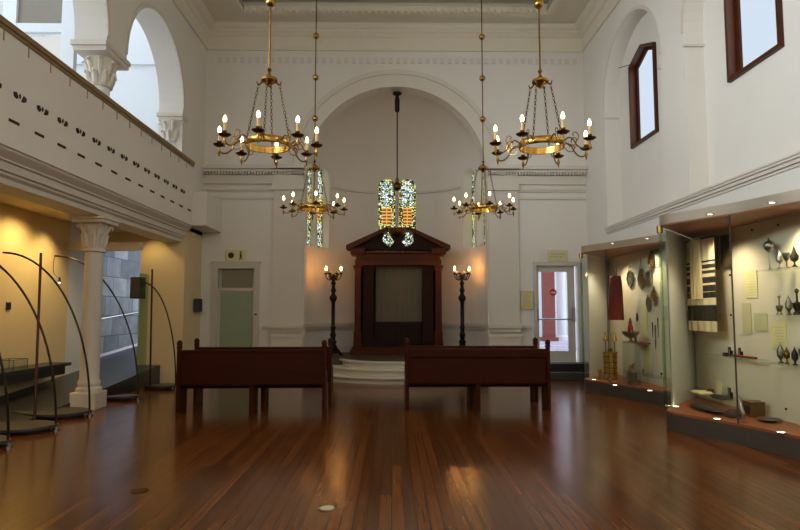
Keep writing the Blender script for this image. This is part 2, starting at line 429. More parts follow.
for k, th in enumerate(WANG):
    root = bpy.data.objects.new('window_%d' % (k+1), None); C.objects.link(root)
    root.location = wpos(th, 0, AR+.2, 3.38); root.rotation_euler = (0, 0, th); root['kind'] = 'structure'
    for s in (-1, 1):
        c0 = .31*s
        full = arched(c0, .265, 0, 1.99, 14)
        inner = arched(c0, .195, .07, 1.99, 14)
        p = obj('glass_pane', MB().ring(full, inner, 'Y', -.012, .012), 'st_border', root)
        rosette = [(c0-.195, 1.42), (c0+.195, 1.42)]+arc(c0, 1.99, .195, 0, PI, 14)
        obj('rosette_panel', MB().prism(rosette, 'Y', -.01, .01), 'st_rose', p)
        obj('lower_panel', MB().prism([(c0-.195, .07), (c0+.195, .07), (c0+.195, .7), (c0-.195, .7)], 'Y', -.01, .01), 'st_rose', p)
        obj('middle_panel', MB().ring([(c0-.195, .7), (c0+.195, .7), (c0+.195, 1.42), (c0-.195, 1.42)], [(c0-.13, .84), (c0+.13, .84), (c0+.13, 1.37), (c0-.13, 1.37)], 'Y', -.01, .01), 'st_border', p)
        t = MB()
        for q in range(5):
            z = .87+.1*q
            t.box(c0-.125, c0-.012, -.012, .01, z, z+.055).box(c0+.012, c0+.125, -.012, .01, z, z+.055)
        obj('lettered_panel', t, 'st_text', p)
        obj('lead_backing', MB().box(c0-.13, c0+.13, .0, .008, .84, 1.37), 'st_text2', p)
# moulding line round the apse at the springing
gaps = [(PI/2-.26, PI/2+.26)]+[(PI/2+g*PI*66/180-.26, PI/2+g*PI*66/180+.26) for g in (-1, 1)]
gaps.sort(); a0 = 0.0; mb = MB()
for g0, g1 in gaps+[(PI, PI)]:
    if g0-a0 > .03:
        m_ = 12; o2 = [apt(AR+.02, a0+(g0-a0)*i/m_, 0)[:2] for i in range(m_+1)]; i2 = [apt(AR-.06, a0+(g0-a0)*i/m_, 0)[:2] for i in range(m_+1)]
        mb.strip(o2, i2, 'Z', 5.12, 5.19)
    a0 = g1
struct('trim_2', mb, 'trim')
# dado rail round the apse
m_ = 40; mb = MB()
for dz0, dz1, d in ((1.2, 1.3, .1), (1.12, 1.2, .06), (.45, .62, .05)):
    mb.strip([apt(AR+.02, PI*i/m_, 0)[:2] for i in range(m_+1)], [apt(AR-d, PI*i/m_, 0)[:2] for i in range(m_+1)], 'Z', dz0, dz1)
struct('trim_3', mb, 'trim')

# entablature, dado and pilasters on the back wall
def cornice(xa, xb):
    mb = MB(); x0, x1 = min(xa, xb), max(xa, xb)
    for z0, z1, d in ((5.18, 5.27, .22), (5.12, 5.18, .14), (4.88, 5.04, .03), (4.82, 4.88, .07), (4.66, 4.72, .07), (4.62, 4.66, .04), (4.44, 4.5, .04)):
        mb.box(x0, x1, YB-d, YB+.02, z0, z1)
    return mb
def dentils(x0, x1, z0, z1, y0, y1, step, w):
    mb = MB(); x = x0
    while x+w <= x1: mb.box(x, x+w, y0, y1, z0, z1); x += step
    return mb
for nme, xa, xb in (('trim_4', XL, CX-2.33), ('trim_5', CX+2.33, XR)):
    t = struct(nme, cornice(xa, xb), 'trim')
    obj('dentil_row', dentils(xa+.02, xb-.02, 5.06, 5.12, YB-.12, YB, .075, .045), 'trim', t)
for nme, s in (('trim_6', -1), ('trim_7', 1)):
    xo = CX+s*2.33; xi = CX+s*3.08
    x0, x1 = min(xo, xi), max(xo, xi)
    mb = MB().box(x0, x1, YB-.06, YB+.02, 0, 5.1).box(x0-.03, x1+.03, YB-.27, YB, 5.18, 5.28).box(x0-.03, x1+.03, YB-.12, YB, 4.66, 4.88)
    mb.box(x0-.05, x1+.05, YB-.18, YB, 1.2, 1.3).box(x0-.02, x1+.02, YB-.12, YB, 1.1, 1.2).box(x0-.02, x1+.02, YB-.1, YB, 0, .98).box(x0-.05, x1+.05, YB-.13, YB, .98, 1.06)
    struct(nme, mb, 'trim')
for nme, x0, x1 in (('baseboard_back', -3.2, CX-3.1), ('trim_8', CX+3.15, 3.45)):
    struct(nme, MB().box(x0, x1, YB-.04, YB+.02, 0, .3).box(x0, x1, YB-.05, YB+.02, 1.2, 1.28), 'trim')

# left: arcade wall over the gallery
aw = struct('wall_left_arcade', MB().box(-5.3, XL, -4, 15.1, 3.5, 9.6), 'plaster')
cut(aw, [MB().prism(arched(c, 1.45, 3.75, 6.2, 28), 'X', -5.6, -4.5) for c in (11.95, 8.3, 4.65, 1.0)]+[MB().box(-5.6, -4.5, -3.5, 13.4, 3.75, 6.09)])
mb = MB()
for c in (11.95, 8.3):                         # thin raised edge round each arch
    mb.strip(arc(c, 6.2, 1.53, 0, PI, 32), arc(c, 6.2, 1.45, 0, PI, 32), 'X', XL-.02, XL+.02)
struct('trim_9', mb, 'trim')
# capitals and shafts of the arcade
def arcade_column(name, label, y0, y1, half=False):
    t = thing(name, label, 'column', (-5.03, (y0+y1)/2, 3.75)); h = (y1-y0)/2
    obj('abacus', MB().box(-.29, .3, -h, h, 2.26, 2.34).box(-.26, .285, -h+.04, h-.04, 2.18, 2.26), 'trim', t)
    cap = MB().lathe([(.17, 1.68), (.2, 1.7), (.17, 1.74), (.175, 1.85), (.2, 2.03), (.25, 2.18)], seg=16)
    for k in range(8):
        a = 2*PI*k/8; d = Vector((math.cos(a), math.sin(a), 0))
        cap.tube([d*.16+Vector((0, 0, 1.74)), d*.2+Vector((0, 0, 1.84)), d*.21+Vector((0, 0, 1.92)), d*.25+Vector((0, 0, 1.93)), d*.26+Vector((0, 0, 1.89))], [.045, .045, .04, .03, .015], 6)
        a += PI/8; d = Vector((math.cos(a), math.sin(a), 0))
        cap.tube([d*.17+Vector((0, 0, 1.9)), d*.21+Vector((0, 0, 2.05)), d*.26+Vector((0, 0, 2.13)), d*.3+Vector((0, 0, 2.09))], [.035, .04, .03, .015], 6)
    obj('capital', cap, 'trim', t, smooth=True)
    obj('shaft', MB().lathe([(.19, 0), (.19, .1), (.165, .14), (.155, 1.68)], seg=24), 'gallerywhite', t, smooth=True)
    return t
arcade_column('arcade_column', 'white column with leafy capital between the two gallery arches', 9.66, 10.6)
arcade_column('arcade_column', 'white column with leafy capital where the farther gallery arch ends', 13.3, 13.72)
# gallery interior
struct('floor_gallery', MB().box(-8.9, -4.7, -4, 15, 3.6, 3.75), 'plaster')
struct('wall_gallery_outer', MB().box(-9.1, -8.9, -4, 15.1, 3.6, 9.6), 'gallerywhite')
struct('wall_gallery_end', MB().box(-8.9, -5.3, 14.9, 15.1, 3.6, 9.6).box(-8.9, -5.3, 14.82, 14.95, 7.85, 7.95), 'gallerywhite')
struct('gallery_light_blocker', MB().box(-8.9, -5.3, 6.45, 6.6, 3.6, 9.6), 'gallerywhite')  # unseen partition, added to keep daylight off the farther gallery
d3 = bpy.data.objects.new('door_3', None); C.objects.link(d3); d3['kind'] = 'structure'; d3.location = (0, 11, 3.75)
obj('door_frame', MB().box(-7.3, -7.05, -.06, .06, 0, 5).box(-6.2, -5.95, -.06, .06, 0, 5).box(-7.05, -6.2, -.05, .05, 3.08, 3.25), 'gallerywhite', d3)
obj('door_leaf', MB().box(-7.05, -6.2, 0, .04, 0, 3.0), 'plaster', d3)
obj('transom_panel', MB().box(-7.05, -6.2, 0, .03, 3.25, 5), 'transom', d3)

# gallery parapet (front faces the hall)
pp = struct('wall_gallery_parapet', MB().box(-4.75, -4.6, -4, 13.78, 3.58, 4.42).box(-4.75, -4.62, -4, 13.78, 4.42, 5.0).box(-5.0, -4.7, -4, 13.78, 3.58, 3.7), 'plaster')
obj('coping', MB().box(-4.82, -4.58, -4, 13.78, 5.0, 5.07).box(-4.8, -4.6, -4, 13.78, 4.95, 5.0), 'coping', pp)
for y in [7.44+.49*k for k in range(-1, 13)]:
    obj('bracket', MB().box(-4.62, -4.61, y, y+.018, 4.82, 4.96), 'copingpale', pp)
for k in range(-1, 14):
    y = 7.29+.482*k
    if y < 6.3 or y > 13.3: continue
    v = MB()
    for s in (-1, 1):
        v.prism([(y+s*.03, 4.2+(.03 if s < 0 else 0)), (y+s*.07, 4.285), (y+s*.13, 4.27), (y+s*.12, 4.22), (y+s*.07, 4.2)], 'X', -4.6, -4.592)
    v.prism([(y-.02, 4.26), (y, 4.29), (y+.02, 4.26), (y, 4.22)], 'X', -4.6, -4.592)
    obj('vent_ornament', v, 'vent', pp)
for k in range(-1, 13):
    y = 7.2+.527*k
    obj('vent_slot', MB().box(-4.6, -4.592, y-.1, y+.1, 3.885, 3.92), 'vent', pp)
struct('trim_10', MB().box(-4.75, -4.28, 13.74, 15.02, 3.58, 4.38), 'plaster', bevel=.02)
# gallery beam with its cornice
prof = [(-4.63, 3.58), (-4.63, 3.55), (-4.65, 3.53), (-4.72, 3.47), (-4.72, 3.45), (-4.76, 3.44), (-4.76, 3.34), (-4.8, 3.33), (-4.8, 3.3), (-4.85, 3.27), (-4.85, 3.2), (-5.27, 3.2), (-5.27, 3.58)]
prof = [(x-.0, z) for x, z in prof]
v = MB(); nP = len(prof)
v.add([(x, -4, z) for x, z in prof]+[(x, 13.85, z) for x, z in prof], [tuple(range(nP)), tuple(range(2*nP-1, nP-1, -1))]+[(i, (i+1) % nP, nP+(i+1) % nP, nP+i) for i in range(nP)])
struct('trim_11', v, 'trim')
struct('ceiling_aisle', MB().box(-7.6, -5.2, -4, 14.0, 3.45, 3.6), 'aisle')
struct('wall_left', MB().box(-6.95, -6.7, -4, 12.5, -.1, 3.6), 'aisle')
struct('wall_left_white', MB().box(-6.95, -6.7, 12.5, 13.9, -.1, 3.6), 'gallerywhite')
struct('wall_pier', MB().box(-5.77, XL, 13.8, 15.0, -.05, 3.6).box(-7.4, -5.77, 13.8, 14.0, 3.03, 3.6), 'aisle')
struct('wall_courtyard', MB().box(-7.4, -7.2, 13.9, 24, -.1, 4.2), 'stone')
struct('wall_courtyard_end', MB().box(-7.4, -4.9, 23.8, 24, -.1, 4.0), 'stone')
hr = MB()
hr.tube([(-7.12, y, rz(y)+.95) for y in (13.9, 16, 18, 20)], .025, 8)
for y in (14.2, 16, 17.8): hr.tube([(-7.12, y, rz(y)+.95), (-7.2, y, rz(y)+.9)], .015, 6)
tag(obj('handrail', hr, 'chrome', smooth=True), 'steel handrail on the grey stone wall beyond the ramp', 'handrail')
struct('baseboard_courtyard', MB().prism([(13.9, rz(13.9)), (20, rz(20)), (20, rz(20)+.06), (13.9, rz(13.9)+.06)], 'X', -7.2, -7.17), 'outwhite')
# glazed lobby screen on the ramp
lob = bpy.data.objects.new('door_4', None); C.objects.link(lob); lob['kind'] = 'structure'; lob.location = (0, 12.4, 0)
obj('header', MB().box(-6.7, -5.18, -.06, .06, 2.86, 3.03), 'paintwood', lob)
obj('glass_fin', MB().box(-5.2, -5.185, 0, .45, .3, 2.4), 'glassgreen', lob)

# right wall: front skin with arched recesses, back skin with the windows
rw = struct('wall_right', MB().box(XR, 5.28, -4, 15.1, -.05, 9.6), 'plaster')
cut(rw, [MB().prism(arched(c, 1.45, 3.52, 6.33, 28), 'X', 4.7, 5.26) for c in (12.1, 8.3, 4.5)])
pent = lambda c, g: [(c-.64+g, 5.15+g), (c+.64-g, 5.15+g), (c+.64-g, 6.97-g*.6), (c, 7.21-g*.9), (c-.64+g, 6.97-g*.6)]
cut(rw, [MB().prism(pent(c, 0), 'X', 4.7, 5.6) for c in (12.15, 8.36)])
for k, c in enumerate((12.15, 8.36)):
    w = bpy.data.objects.new('window_%d' % (k+4), None); C.objects.link(w); w['kind'] = 'structure'
    fr = obj('frame', MB().ring(pent(c, 0), pent(c, .06), 'X', 5.2, 5.5), 'winwood', w)
    obj('sash', MB().ring(pent(c, .06), pent(c, .14), 'X', 5.34, 5.42), 'winwood', w)
    obj('pane', MB().prism(pent(c, .13), 'X', 5.38, 5.39), 'skypane', w)
    if k == 0: obj('stay_rod', MB().tube([(5.36, 12.55, 7.0), (4.98, 12.75, 6.95)], .008, 6), 'black', w)
mb = MB()
for z0, z1, d in ((3.485, 3.515, .09), (3.45, 3.485, .075), (3.40, 3.45, .05), (3.36, 3.40, .02)): mb.box(XR-d, XR+.02, -4, 13.56, z0, z1)
struct('trim_12', mb, 'trim')
mb = MB()
for c in (12.1, 8.3):
    for y in (c-1.45, c+1.45): mb.box(XR-.02, 5.26, y-.04 if y > c else y-.02, y+.02 if y > c else y+.04, 6.06, 6.1)
    mb.strip(arc(c, 6.33, 1.52, 0, PI, 32), arc(c, 6.33, 1.45, 0, PI, 32), 'X', XR-.015, XR+.01)
struct('trim_13', mb, 'trim')

# ceiling: border, dropped frame with dentils, raised panel
cl = struct('ceiling', MB().box(-5.9, 5.7, -4.2, 15.4, ZC, 9.05).box(-5.9, 5.7, -4.2, 15.4, 9.6, 9.7), 'ceil')
cut(cl, [MB().box(XL+1.15, XR-1.15, -3, 14.12, 8.8, 9.3)])
t = struct('trim_14', MB().ring([(XL+1.0, -3.2), (XR-1.0, -3.2), (XR-1.0, 14.25), (XL+1.0, 14.25)], [(XL+1.15, -3), (XR-1.15, -3), (XR-1.15, 14.1), (XL+1.15, 14.1)], 'Z', 8.86, 9.0), 'ceil')
obj('dentil_row', dentils(XL+1.2, XR-1.2, 8.86, 8.95, 14.0, 14.1, .16, .09), 'ceil', t)
def crown(a):                                   # (distance from wall, height) steps of the crown cornice
    return [(0, 8.30), (.05, 8.30), (.05, 8.36), (.03, 8.38), (.03, 8.66), (.07, 8.68), (.12, 8.74), (.16, 8.76), (.16, 8.80), (.22, 8.84), (.26, 8.90), (.26, 8.95), (0, 8.95)]
cp = crown(0)
def crown_mesh(kind):
    n2 = len(cp)
    if kind == 'back': a = [(XL+d, YB-d, z) for d, z in cp]; b = [(XR-d, YB-d, z) for d, z in cp]
    elif kind == 'left': a = [(XL+d, YB-d, z) for d, z in cp]; b = [(XL+d, -4, z) for d, z in cp]
    else: a = [(XR-d, YB-d, z) for d, z in cp]; b = [(XR-d, -4, z) for d, z in cp]
    return MB().add(a+b, [tuple(range(n2)), tuple(range(2*n2-1, n2-1, -1))]+[(i, (i+1) % n2, n2+(i+1) % n2, n2+i) for i in range(n2)])
for nme, k in (('trim_15', 'back'), ('trim_16', 'left'), ('trim_17', 'right')): struct(nme, crown_mesh(k), 'ceil')
struct('trim_18', dentils(XL+.3, XR-.1, 7.98, 8.12, YB-.025, YB+.01, .19, .1), 'trim')
# the far end of the hall behind the viewer
struct('wall_front', MB().box(-9, 5.7, -4.2, -4, -.1, 9.6), 'plaster')

# doors in the back wall
d1 = bpy.data.objects.new('door_1', None); C.objects.link(d1); d1['kind'] = 'structure'; d1.location = (0, YB, 0)
obj('door_frame', MB().box(-4.47, -4.33, -.05, .1, 0, 2.82).box(-3.43, -3.3, -.05, .1, 0, 2.82).box(-4.33, -3.43, -.05, .1, 2.68, 2.82).box(-4.33, -3.43, -.02, .1, 2.12, 2.2).box(-4.5, -3.27, -.07, .0, 2.8, 2.86), 'paintwood', d1)
lf = obj('door_leaf', MB().ring([(-4.33, 0), (-3.43, 0), (-3.43, 2.12), (-4.33, 2.12)], [(-4.28, .1), (-3.47, .1), (-3.47, 2.08), (-4.28, 2.08)], 'Y', .03, .09), 'paintwood', d1)
obj('glass_panel', MB().box(-4.28, -3.47, .05, .065, .1, 2.08), 'doorgreen', lf)
obj('transom_pane', MB().box(-4.26, -3.5, .05, .06, 2.2, 2.66), 'transom', d1)
obj('lock', MB().lathe([(.035, 0), (.035, .03)], seg=12), 'black', d1, loc=(-3.37, -.08, 1.53))
d2 = bpy.data.objects.new('door_2', None); C.objects.link(d2); d2['kind'] = 'structure'; d2.location = (0, YB, .36)
obj('door_frame', MB().box(3.55, 3.62, -.05, .2, 0, 2.5).box(4.66, 4.74, -.05, .2, 0, 2.5).box(3.62, 4.66, -.05, .2, 2.4, 2.5), 'paintwood', d2)
lf = obj('door_leaf', MB().ring([(3.62, 0), (4.6, 0), (4.6, 2.4), (3.62, 2.4)], [(3.69, .27), (4.42, .27), (4.42, 2.25), (3.69, 2.25)], 'Y', .06, .12), 'paintwood', d2)
obj('glass_panel', MB().box(3.69, 4.42, .085, .095, .27, 2.25), 'glass', lf)
obj('push_bar', MB().tube([(3.62, -.02, 1.06), (4.55, -.02, 1.06)], .018, 8).box(3.61, 3.65, -.04, .06, 1.0, 1.3).box(4.52, 4.58, -.04, .06, 1.0, 1.35), 'chrome', lf)
st = obj('no_entry_sticker', MB().prism(arc(4.06, 1.73, .09, 0, 2*PI, 24)[:-1], 'Y', .074, .084), 'red', lf)
obj('white_bar', MB().box(4.0, 4.12, .07, .075, 1.71, 1.75), 'white', st)

# outside the glazed door
struct('ground_outside', MB().box(2.2, 8, 15.6, 26, .2, .35), 'outground')
struct('wall_outside', MB().box(2.0, 9, 22, 22.2, .3, 6), 'outwhite')
tag(obj('red_pillar', MB().box(5.12, 5.5, 20.2, 20.5, .75, 5).box(5.05, 5.57, 20.1, 20.6, .62, .75).box(5.05, 5.57, 20.1, 20.6, 4.4, 4.6), 'outred'), 'dark red pillar standing outside beyond the glazed door', 'pillar')
tag(obj('white_pillar', MB().lathe([(.22, 0), (.22, .15), (.16, .2), (.14, 4.5)], (5.9, 20.9, .6), 18), 'outwhite', smooth=True), 'white round pillar beside the dark red one outside the glazed door', 'pillar')
tag(obj('outdoor_step', MB().box(4.3, 6.9, 19.6, 21.5, .35, .5).box(4.5, 6.9, 19.9, 21.5, .5, .62), 'outground'), 'pale stone step under the pillars outside the glazed door', 'step')

# steps up to the glazed door
t = thing('door_steps', 'low black steps leading up to the glazed door', 'steps', (4.2, 14.6, 0))
obj('step', MB().box(-.7, .64, -.4, .4, 0, .18), 'plategrey', t, bevel=.01); obj('step', MB().box(-.7, .64, -.1, .4, .18, .36), 'black', t, bevel=.01)

# marble steps and the platform before the ark
t = thing('marble_steps', 'curved white marble steps rising to the wooden ark', 'steps', (CX, 15.45, 0))
for k, r in enumerate((2.0, 1.7, 1.4)):
    h = .15
    pl = [(r*math.cos(PI+PI*i/40), r*math.sin(PI+PI*i/40)) for i in range(41)]+[(r, .1), (-r, .1)]
    pn = [((r+.075)*math.cos(PI+PI*i/40), (r+.075)*math.sin(PI+PI*i/40)) for i in range(41)]+[(r+.075, .1), (-r-.075, .1)]
    s_ = obj('step', MB().prism(pl, 'Z', h*k, h*k+h-.045), 'marble', t)
    obj('nosing', MB().prism(pn, 'Z', h*k+h-.045, h*k+h), 'marble', s_, bevel=.012)
struct('floor_apse', MB().prism([(CX+2.29, 15.0), (CX+2.38, 15.4)]+[apt(AR+.05, PI-PI*i/30, 0)[:2] for i in range(31)]+[(CX-2.38, 15.4), (CX-2.29, 15.0)], 'Z', .0, .452).prism([(1.34*math.cos(PI+PI*i/40)+CX, 15.45+1.34*math.sin(PI+PI*i/40)) for i in range(41)]+[(CX+1.34, 15.5), (CX-1.34, 15.5)], 'Z', .449, .456), 'boards')

# ================================================================== ARK
t = thing('ark', 'dark mahogany ark cabinet with pediment in the domed apse', 'ark', (.17, 16.4, .452))
W = 1.22
obj('base', MB().box(-1.3, 1.3, -.12, .62, 0, .14).box(-1.26, 1.26, -.08, .6, .14, .2), 'mahog', t, bevel=.01)
for s in (-1, 1):
    for xc, w, d, m_ in ((1.1, .17, -.06, 'mahog'), (.82, .3, .06, 'mahogdk')):
        x0, x1 = s*xc-w/2, s*xc+w/2
        p = obj('pilaster', MB().box(x0, x1, d, .5, .2, 2.42), m_, t, bevel=.008)
        obj('pilaster_base', MB().box(x0-.03, x1+.03, d-.03, .5, .2, .34).box(x0-.02, x1+.02, d-.02, .5, .34, .62), m_, p, bevel=.008)
        obj('pilaster_capital', MB().box(x0-.02, x1+.02, d-.02, .5, 2.28, 2.33).box(x0-.04, x1+.04, d-.04, .5, 2.36, 2.42), m_, p, bevel=.006)
obj('side_panel', MB().box(-1.16, -1.1, .1, .6, .2, 2.6), 'mahog', t); obj('side_panel', MB().box(1.1, 1.16, .1, .6, .2, 2.6), 'mahog', t)
obj('back_panel', MB().box(-1.12, 1.12, .52, .58, .2, 2.6), 'dark', t)
obj('entablature', MB().box(-1.18, 1.18, -.08, .6, 2.42, 2.58).box(-1.15, 1.15, -.05, .6, 2.58, 2.74).box(-1.22, 1.22, -.12, .6, 2.74, 2.8), 'mahog', t, bevel=.008)
for s in (-1, 1): obj('cornice_block', MB().box(s*1.1-.2, s*1.1+.2, -.2, .6, 2.72, 2.88), 'mahog', t, bevel=.01)
ped = MB().prism([(-1.38, 2.86), (1.38, 2.86), (1.38, 2.9), (.3, 3.36), (.3, 3.4), (-.3, 3.4), (-.3, 3.36), (-1.38, 2.9)], 'Y', .0, .45)
pd = obj('pediment', ped, 'mahogdk', t)
def lobe(s):
    c = s*.245
    pts = [(c-s*.02, 3.42), (c+s*.12, 3.42), (c+s*.19, 3.2), (c+s*.17, 3.08), (c+s*.06, 2.97), (c-s*.03, 2.93), (c-s*.1, 3.02), (c-s*.17, 3.1), (c-s*.1, 3.16), (c-s*.05, 3.25)]
    return [(x, z) for x, z in pts]
cut(pd, [MB().prism(lobe(s), 'Y', -.3, .8) for s in (-1, 1)])
for s in (-1, 1):
    rk = MB()
    rk.prism([(s*1.42, 2.86), (s*1.42, 2.96), (s*.3, 3.47), (s*.3, 3.37), (s*1.3, 2.86)], 'Y', -.2, .45)
    obj('raking_cornice', rk, 'mahog', t)
obj('top_rail', MB().box(-.3, .3, -.1, .45, 3.39, 3.46), 'mahog', t, bevel=.01)
obj('curtain', MB().add(*(lambda n: ([(-.62+1.28*i/n, .28+.006*math.sin(i*.9), z) for z in (.88, 2.42) for i in range(n+1)], [(i, i+1, n+2+i, n+1+i) for i in range(n)]))(60)), 'curtain', t, smooth=True)
for s in (-1, 1):
    dd = obj('door', MB().box(min(0, s*.67), max(0, s*.67), .2, .25, .2, .86), 'dark', t, bevel=.008)
    for q in range(4):
        x = s*(.1+.15*q); obj('door_panel', MB().box(x-.045, x+.045, .185, .2, .28, .78), 'mahogdk', dd)

# eternal lamp hanging before the ark
t = thing('hanging_lamp', 'slender brass lamp on a long dark rod before the ark pediment', 'lamp', (.13, 15.2, 3.5))
obj('ceiling_mount', MB().lathe([(.12, 3.78), (.12, 3.74), (.05, 3.7), (.05, 3.64), (.065, 3.62), (.065, 3.3), (.03, 3.26)], seg=16), 'bronze', t, smooth=True)
obj('rod', MB().tube([(0, 0, 1.5), (0, 0, 3.3)], .016, 8), 'bronze', t)
cr_ = obj('crown', MB().lathe([(.02, 1.53), (.05, 1.5), (.045, 1.42), (.1, 1.36), (.11, 1.28), (.085, 1.24), (.03, 1.2)], seg=18), 'brassdk', t, smooth=True)
ch = MB()
for k in range(3):
    a = PI/2+2*PI*k/3; p0 = Vector((.09*math.cos(a), .09*math.sin(a), 1.27)); p1 = Vector((.2*math.cos(a), .2*math.sin(a), .2))
    ch = MB().tube([p0.lerp(p1, i/6) for i in range(7)], .006, 5)
    obj('chain', ch, 'brassdk', t)
obj('bowl', MB().lathe([(.02, .0), (.12, .02), (.2, .07), (.22, .12), (.23, .2), (.21, .22), (.2, .12)], seg=24), 'brassdk', t, smooth=True)

# ================================================================== CHANDELIERS
def make_chandelier():
    t = thing('chandelier', 'x', 'chandelier')
    rod = obj('rod', MB().tube([(0, 0, .92), (0, 0, 5.29)], .011, 8).lathe([(.07, 5.29), (.07, 5.25), (.02, 5.2)], seg=14), 'brassdk', t)
    for z in (1.8, 2.64, 3.5): obj('rod_ball', MB().ball((0, 0, z), .062, 14, 10), 'brass', rod, smooth=True)
    hub = obj('hub', MB().lathe([(.015, .96), (.03, .93), (.012, .9), (.03, .86), (.1, .82), (.105, .79), (.05, .76), (.02, .72)], seg=16), 'brass', t, smooth=True)
    for k in range(4):
        a = k*PI/2; d = Vector((math.cos(a), math.sin(a), 0)); p0 = d*.13+Vector((0, 0, .74)); p1 = d*.262+Vector((0, 0, .05))
        obj('hook', MB().tube([d*.07+Vector((0, 0, .8)), d*.11+Vector((0, 0, .75)), d*.14+Vector((0, 0, .75)), d*.15+Vector((0, 0, .79))], [.012, .01, .009, .006], 6), 'brassdk', hub)
        c = MB(); L = (p1-p0).length; nl = 17; ax = (p1-p0).normalized(); s1 = ax.cross(Vector((0, 0, 1))).normalized(); s2 = ax.cross(s1)
        for i in range(nl):
            m = Matrix((ax, s1 if i % 2 else s2, s2 if i % 2 else s1)).transposed()
            c.torus(p0+ax*(L*(i+.5)/nl), .017, .0045, m, 8, 4, (1.45, .75))
        obj('chain', c, 'brassdk', t, smooth=True)
    obj('ring', MB().lathe([(.262, -.04), (.268, -.045), (.275, -.035), (.275, .035), (.268, .045), (.262, .04), (.262, -.04)], seg=48), 'brass', t, smooth=True)
    for k in range(8):
        a = 2*PI*k/8; d = Vector((-math.sin(a), math.cos(a), 0)); z = lambda q: Vector((0, 0, q))
        am = MB().tube(catmull([d*.27+z(0), d*.34+z(.04), d*.4+z(.0), d*.44+z(-.07), d*.5+z(-.115), d*.56+z(-.11), d*.59+z(-.06), d*.59+z(-.02)], 4), .009, 6)
        am.tube(catmull([d*.3+z(-.01), d*.35+z(-.06), d*.42+z(-.05), d*.43+z(.01), d*.38+z(.03), d*.37+z(-.01)], 4), .006, 5)
        am.tube(catmull([d*.42+z(-.04), d*.46+z(.03), d*.43+z(.09), d*.39+z(.08), d*.4+z(.05)], 4), .006, 5)
        am.lathe([(.004, -.16), (.014, -.12), (.02, -.09), (.01, -.05)], d*.59, 8)
        arm = obj('arm', am, 'brassarm', t, smooth=True)
        obj('drip_pan', MB().lathe([(.012, -.035), (.045, -.03), (.072, -.012), (.075, -.004), (.03, -.008), (.02, .005), (.028, .02), (.028, .035), (.02, .035)], d*.59, 14), 'brassdk', arm, smooth=True)
        obj('candle', MB().lathe([(.018, .02), (.018, .135), (.012, .14)], d*.59, 10), 'candle', arm, smooth=True)
        obj('bulb', MB().lathe([(.01, .138), (.018, .15), (.022, .168), (.018, .192), (.008, .212), (.002, .22)], d*.59, 10), 'bulb', arm, smooth=True)
    return t
ch0 = make_chandelier()
GR = 'brass candle chandeliers'
for i, (x, y, ph, lb) in enumerate(((-1.513, 7.2, -.9, 'near brass candle chandelier on the gallery side of the hall'),
        (1.832, 7.2, 35.2, 'near brass candle chandelier on the side of the display cases'),
        (-1.534, 11.7, -10.4, 'far brass candle chandelier on the gallery side, in front of stained glass'),
        (1.81, 11.7, -2, 'far brass candle chandelier on the display case side of the ark'))):
    c = ch0 if i == 0 else copy_tree(ch0)
    c.location = (x, y, 3.64); c.rotation_euler = (0, 0, -math.radians(ph)); c['label'] = lb; c['group'] = GR

# ================================================================== CANDELABRA
def make_candelabrum():
    t = thing('candelabrum', 'x', 'candelabrum')
    bs = MB().lathe([(.05, .16), (.12, .12), (.15, .1), (.15, .07), (.1, .06)], seg=20)
    for k in range(3):
        a = 2*PI*k/3+.5; d = Vector((math.cos(a), math.sin(a), 0)); z = lambda q: Vector((0, 0, q))
        bs.tube(catmull([d*.05+z(.26), d*.1+z(.16), d*.17+z(.1), d*.22+z(.03), d*.27+z(.02)], 4), [.05]*4+[.045]*4+[.035]*4+[.03]*4+[.02], 8)
    obj('base', bs, 'bronze', t, smooth=True)
    obj('stem', MB().lathe([(.06, .14), (.1, .2), (.075, .3), (.1, .36), (.06, .42), (.07, .5), (.085, .55), (.06, .6), (.055, .7), (.075, .74), (.05, .78), (.05, 1.4), (.08, 1.46), (.1, 1.5), (.1, 1.55), (.06, 1.6), (.045, 1.66), (.075, 1.72), (.05, 1.78), (.04, 1.85), (.07, 1.91), (.04, 1.97), (.035, 2.06), (.06, 2.1), (.03, 2.16)], seg=18), 'bronze', t, smooth=True)
    for k in range(6):
        a = 2*PI*k/6; d = Vector((math.cos(a), math.sin(a), 0)); z = lambda q: Vector((0, 0, q))
        am = MB().tube(catmull([d*.03+z(2.06), d*.08+z(2.0), d*.15+z(2.02), d*.2+z(2.09), d*.2+z(2.15)], 5), .012, 6)
        am.tube(catmull([d*.08+z(2.02), d*.11+z(2.08), d*.08+z(2.12), d*.06+z(2.09)], 4), .008, 5)
        arm = obj('arm', am, 'bronze', t, smooth=True)
        obj('drip_pan', MB().lathe([(.012, 2.14), (.045, 2.16), (.05, 2.18), (.02, 2.175)], d*.2, 12), 'bronze', arm, smooth=True)
        obj('candle', MB().lathe([(.016, 2.17), (.016, 2.25), (.01, 2.255)], d*.2, 10), 'candle', arm, smooth=True)
        if k % 3 == 0: obj('flame_bulb', MB().lathe([(.01, 2.25), (.02, 2.27), (.024, 2.295), (.015, 2.33), (.002, 2.36)], d*.2, 10), 'flame', arm, smooth=True)
    return t
c0 = make_candelabrum()
for i, (x, lb) in enumerate(((-1.56, 'tall black bronze candelabrum beside the ark, on the side of the green door'), (1.87, 'tall black bronze candelabrum beside the ark, on the side of the glazed door'))):
    c = c0 if i == 0 else copy_tree(c0)
    c.location = (x, 16.0, .452); c['label'] = lb; c['group'] = 'candelabra flanking the ark'
    if i: c.rotation_euler = (0, 0, .15)

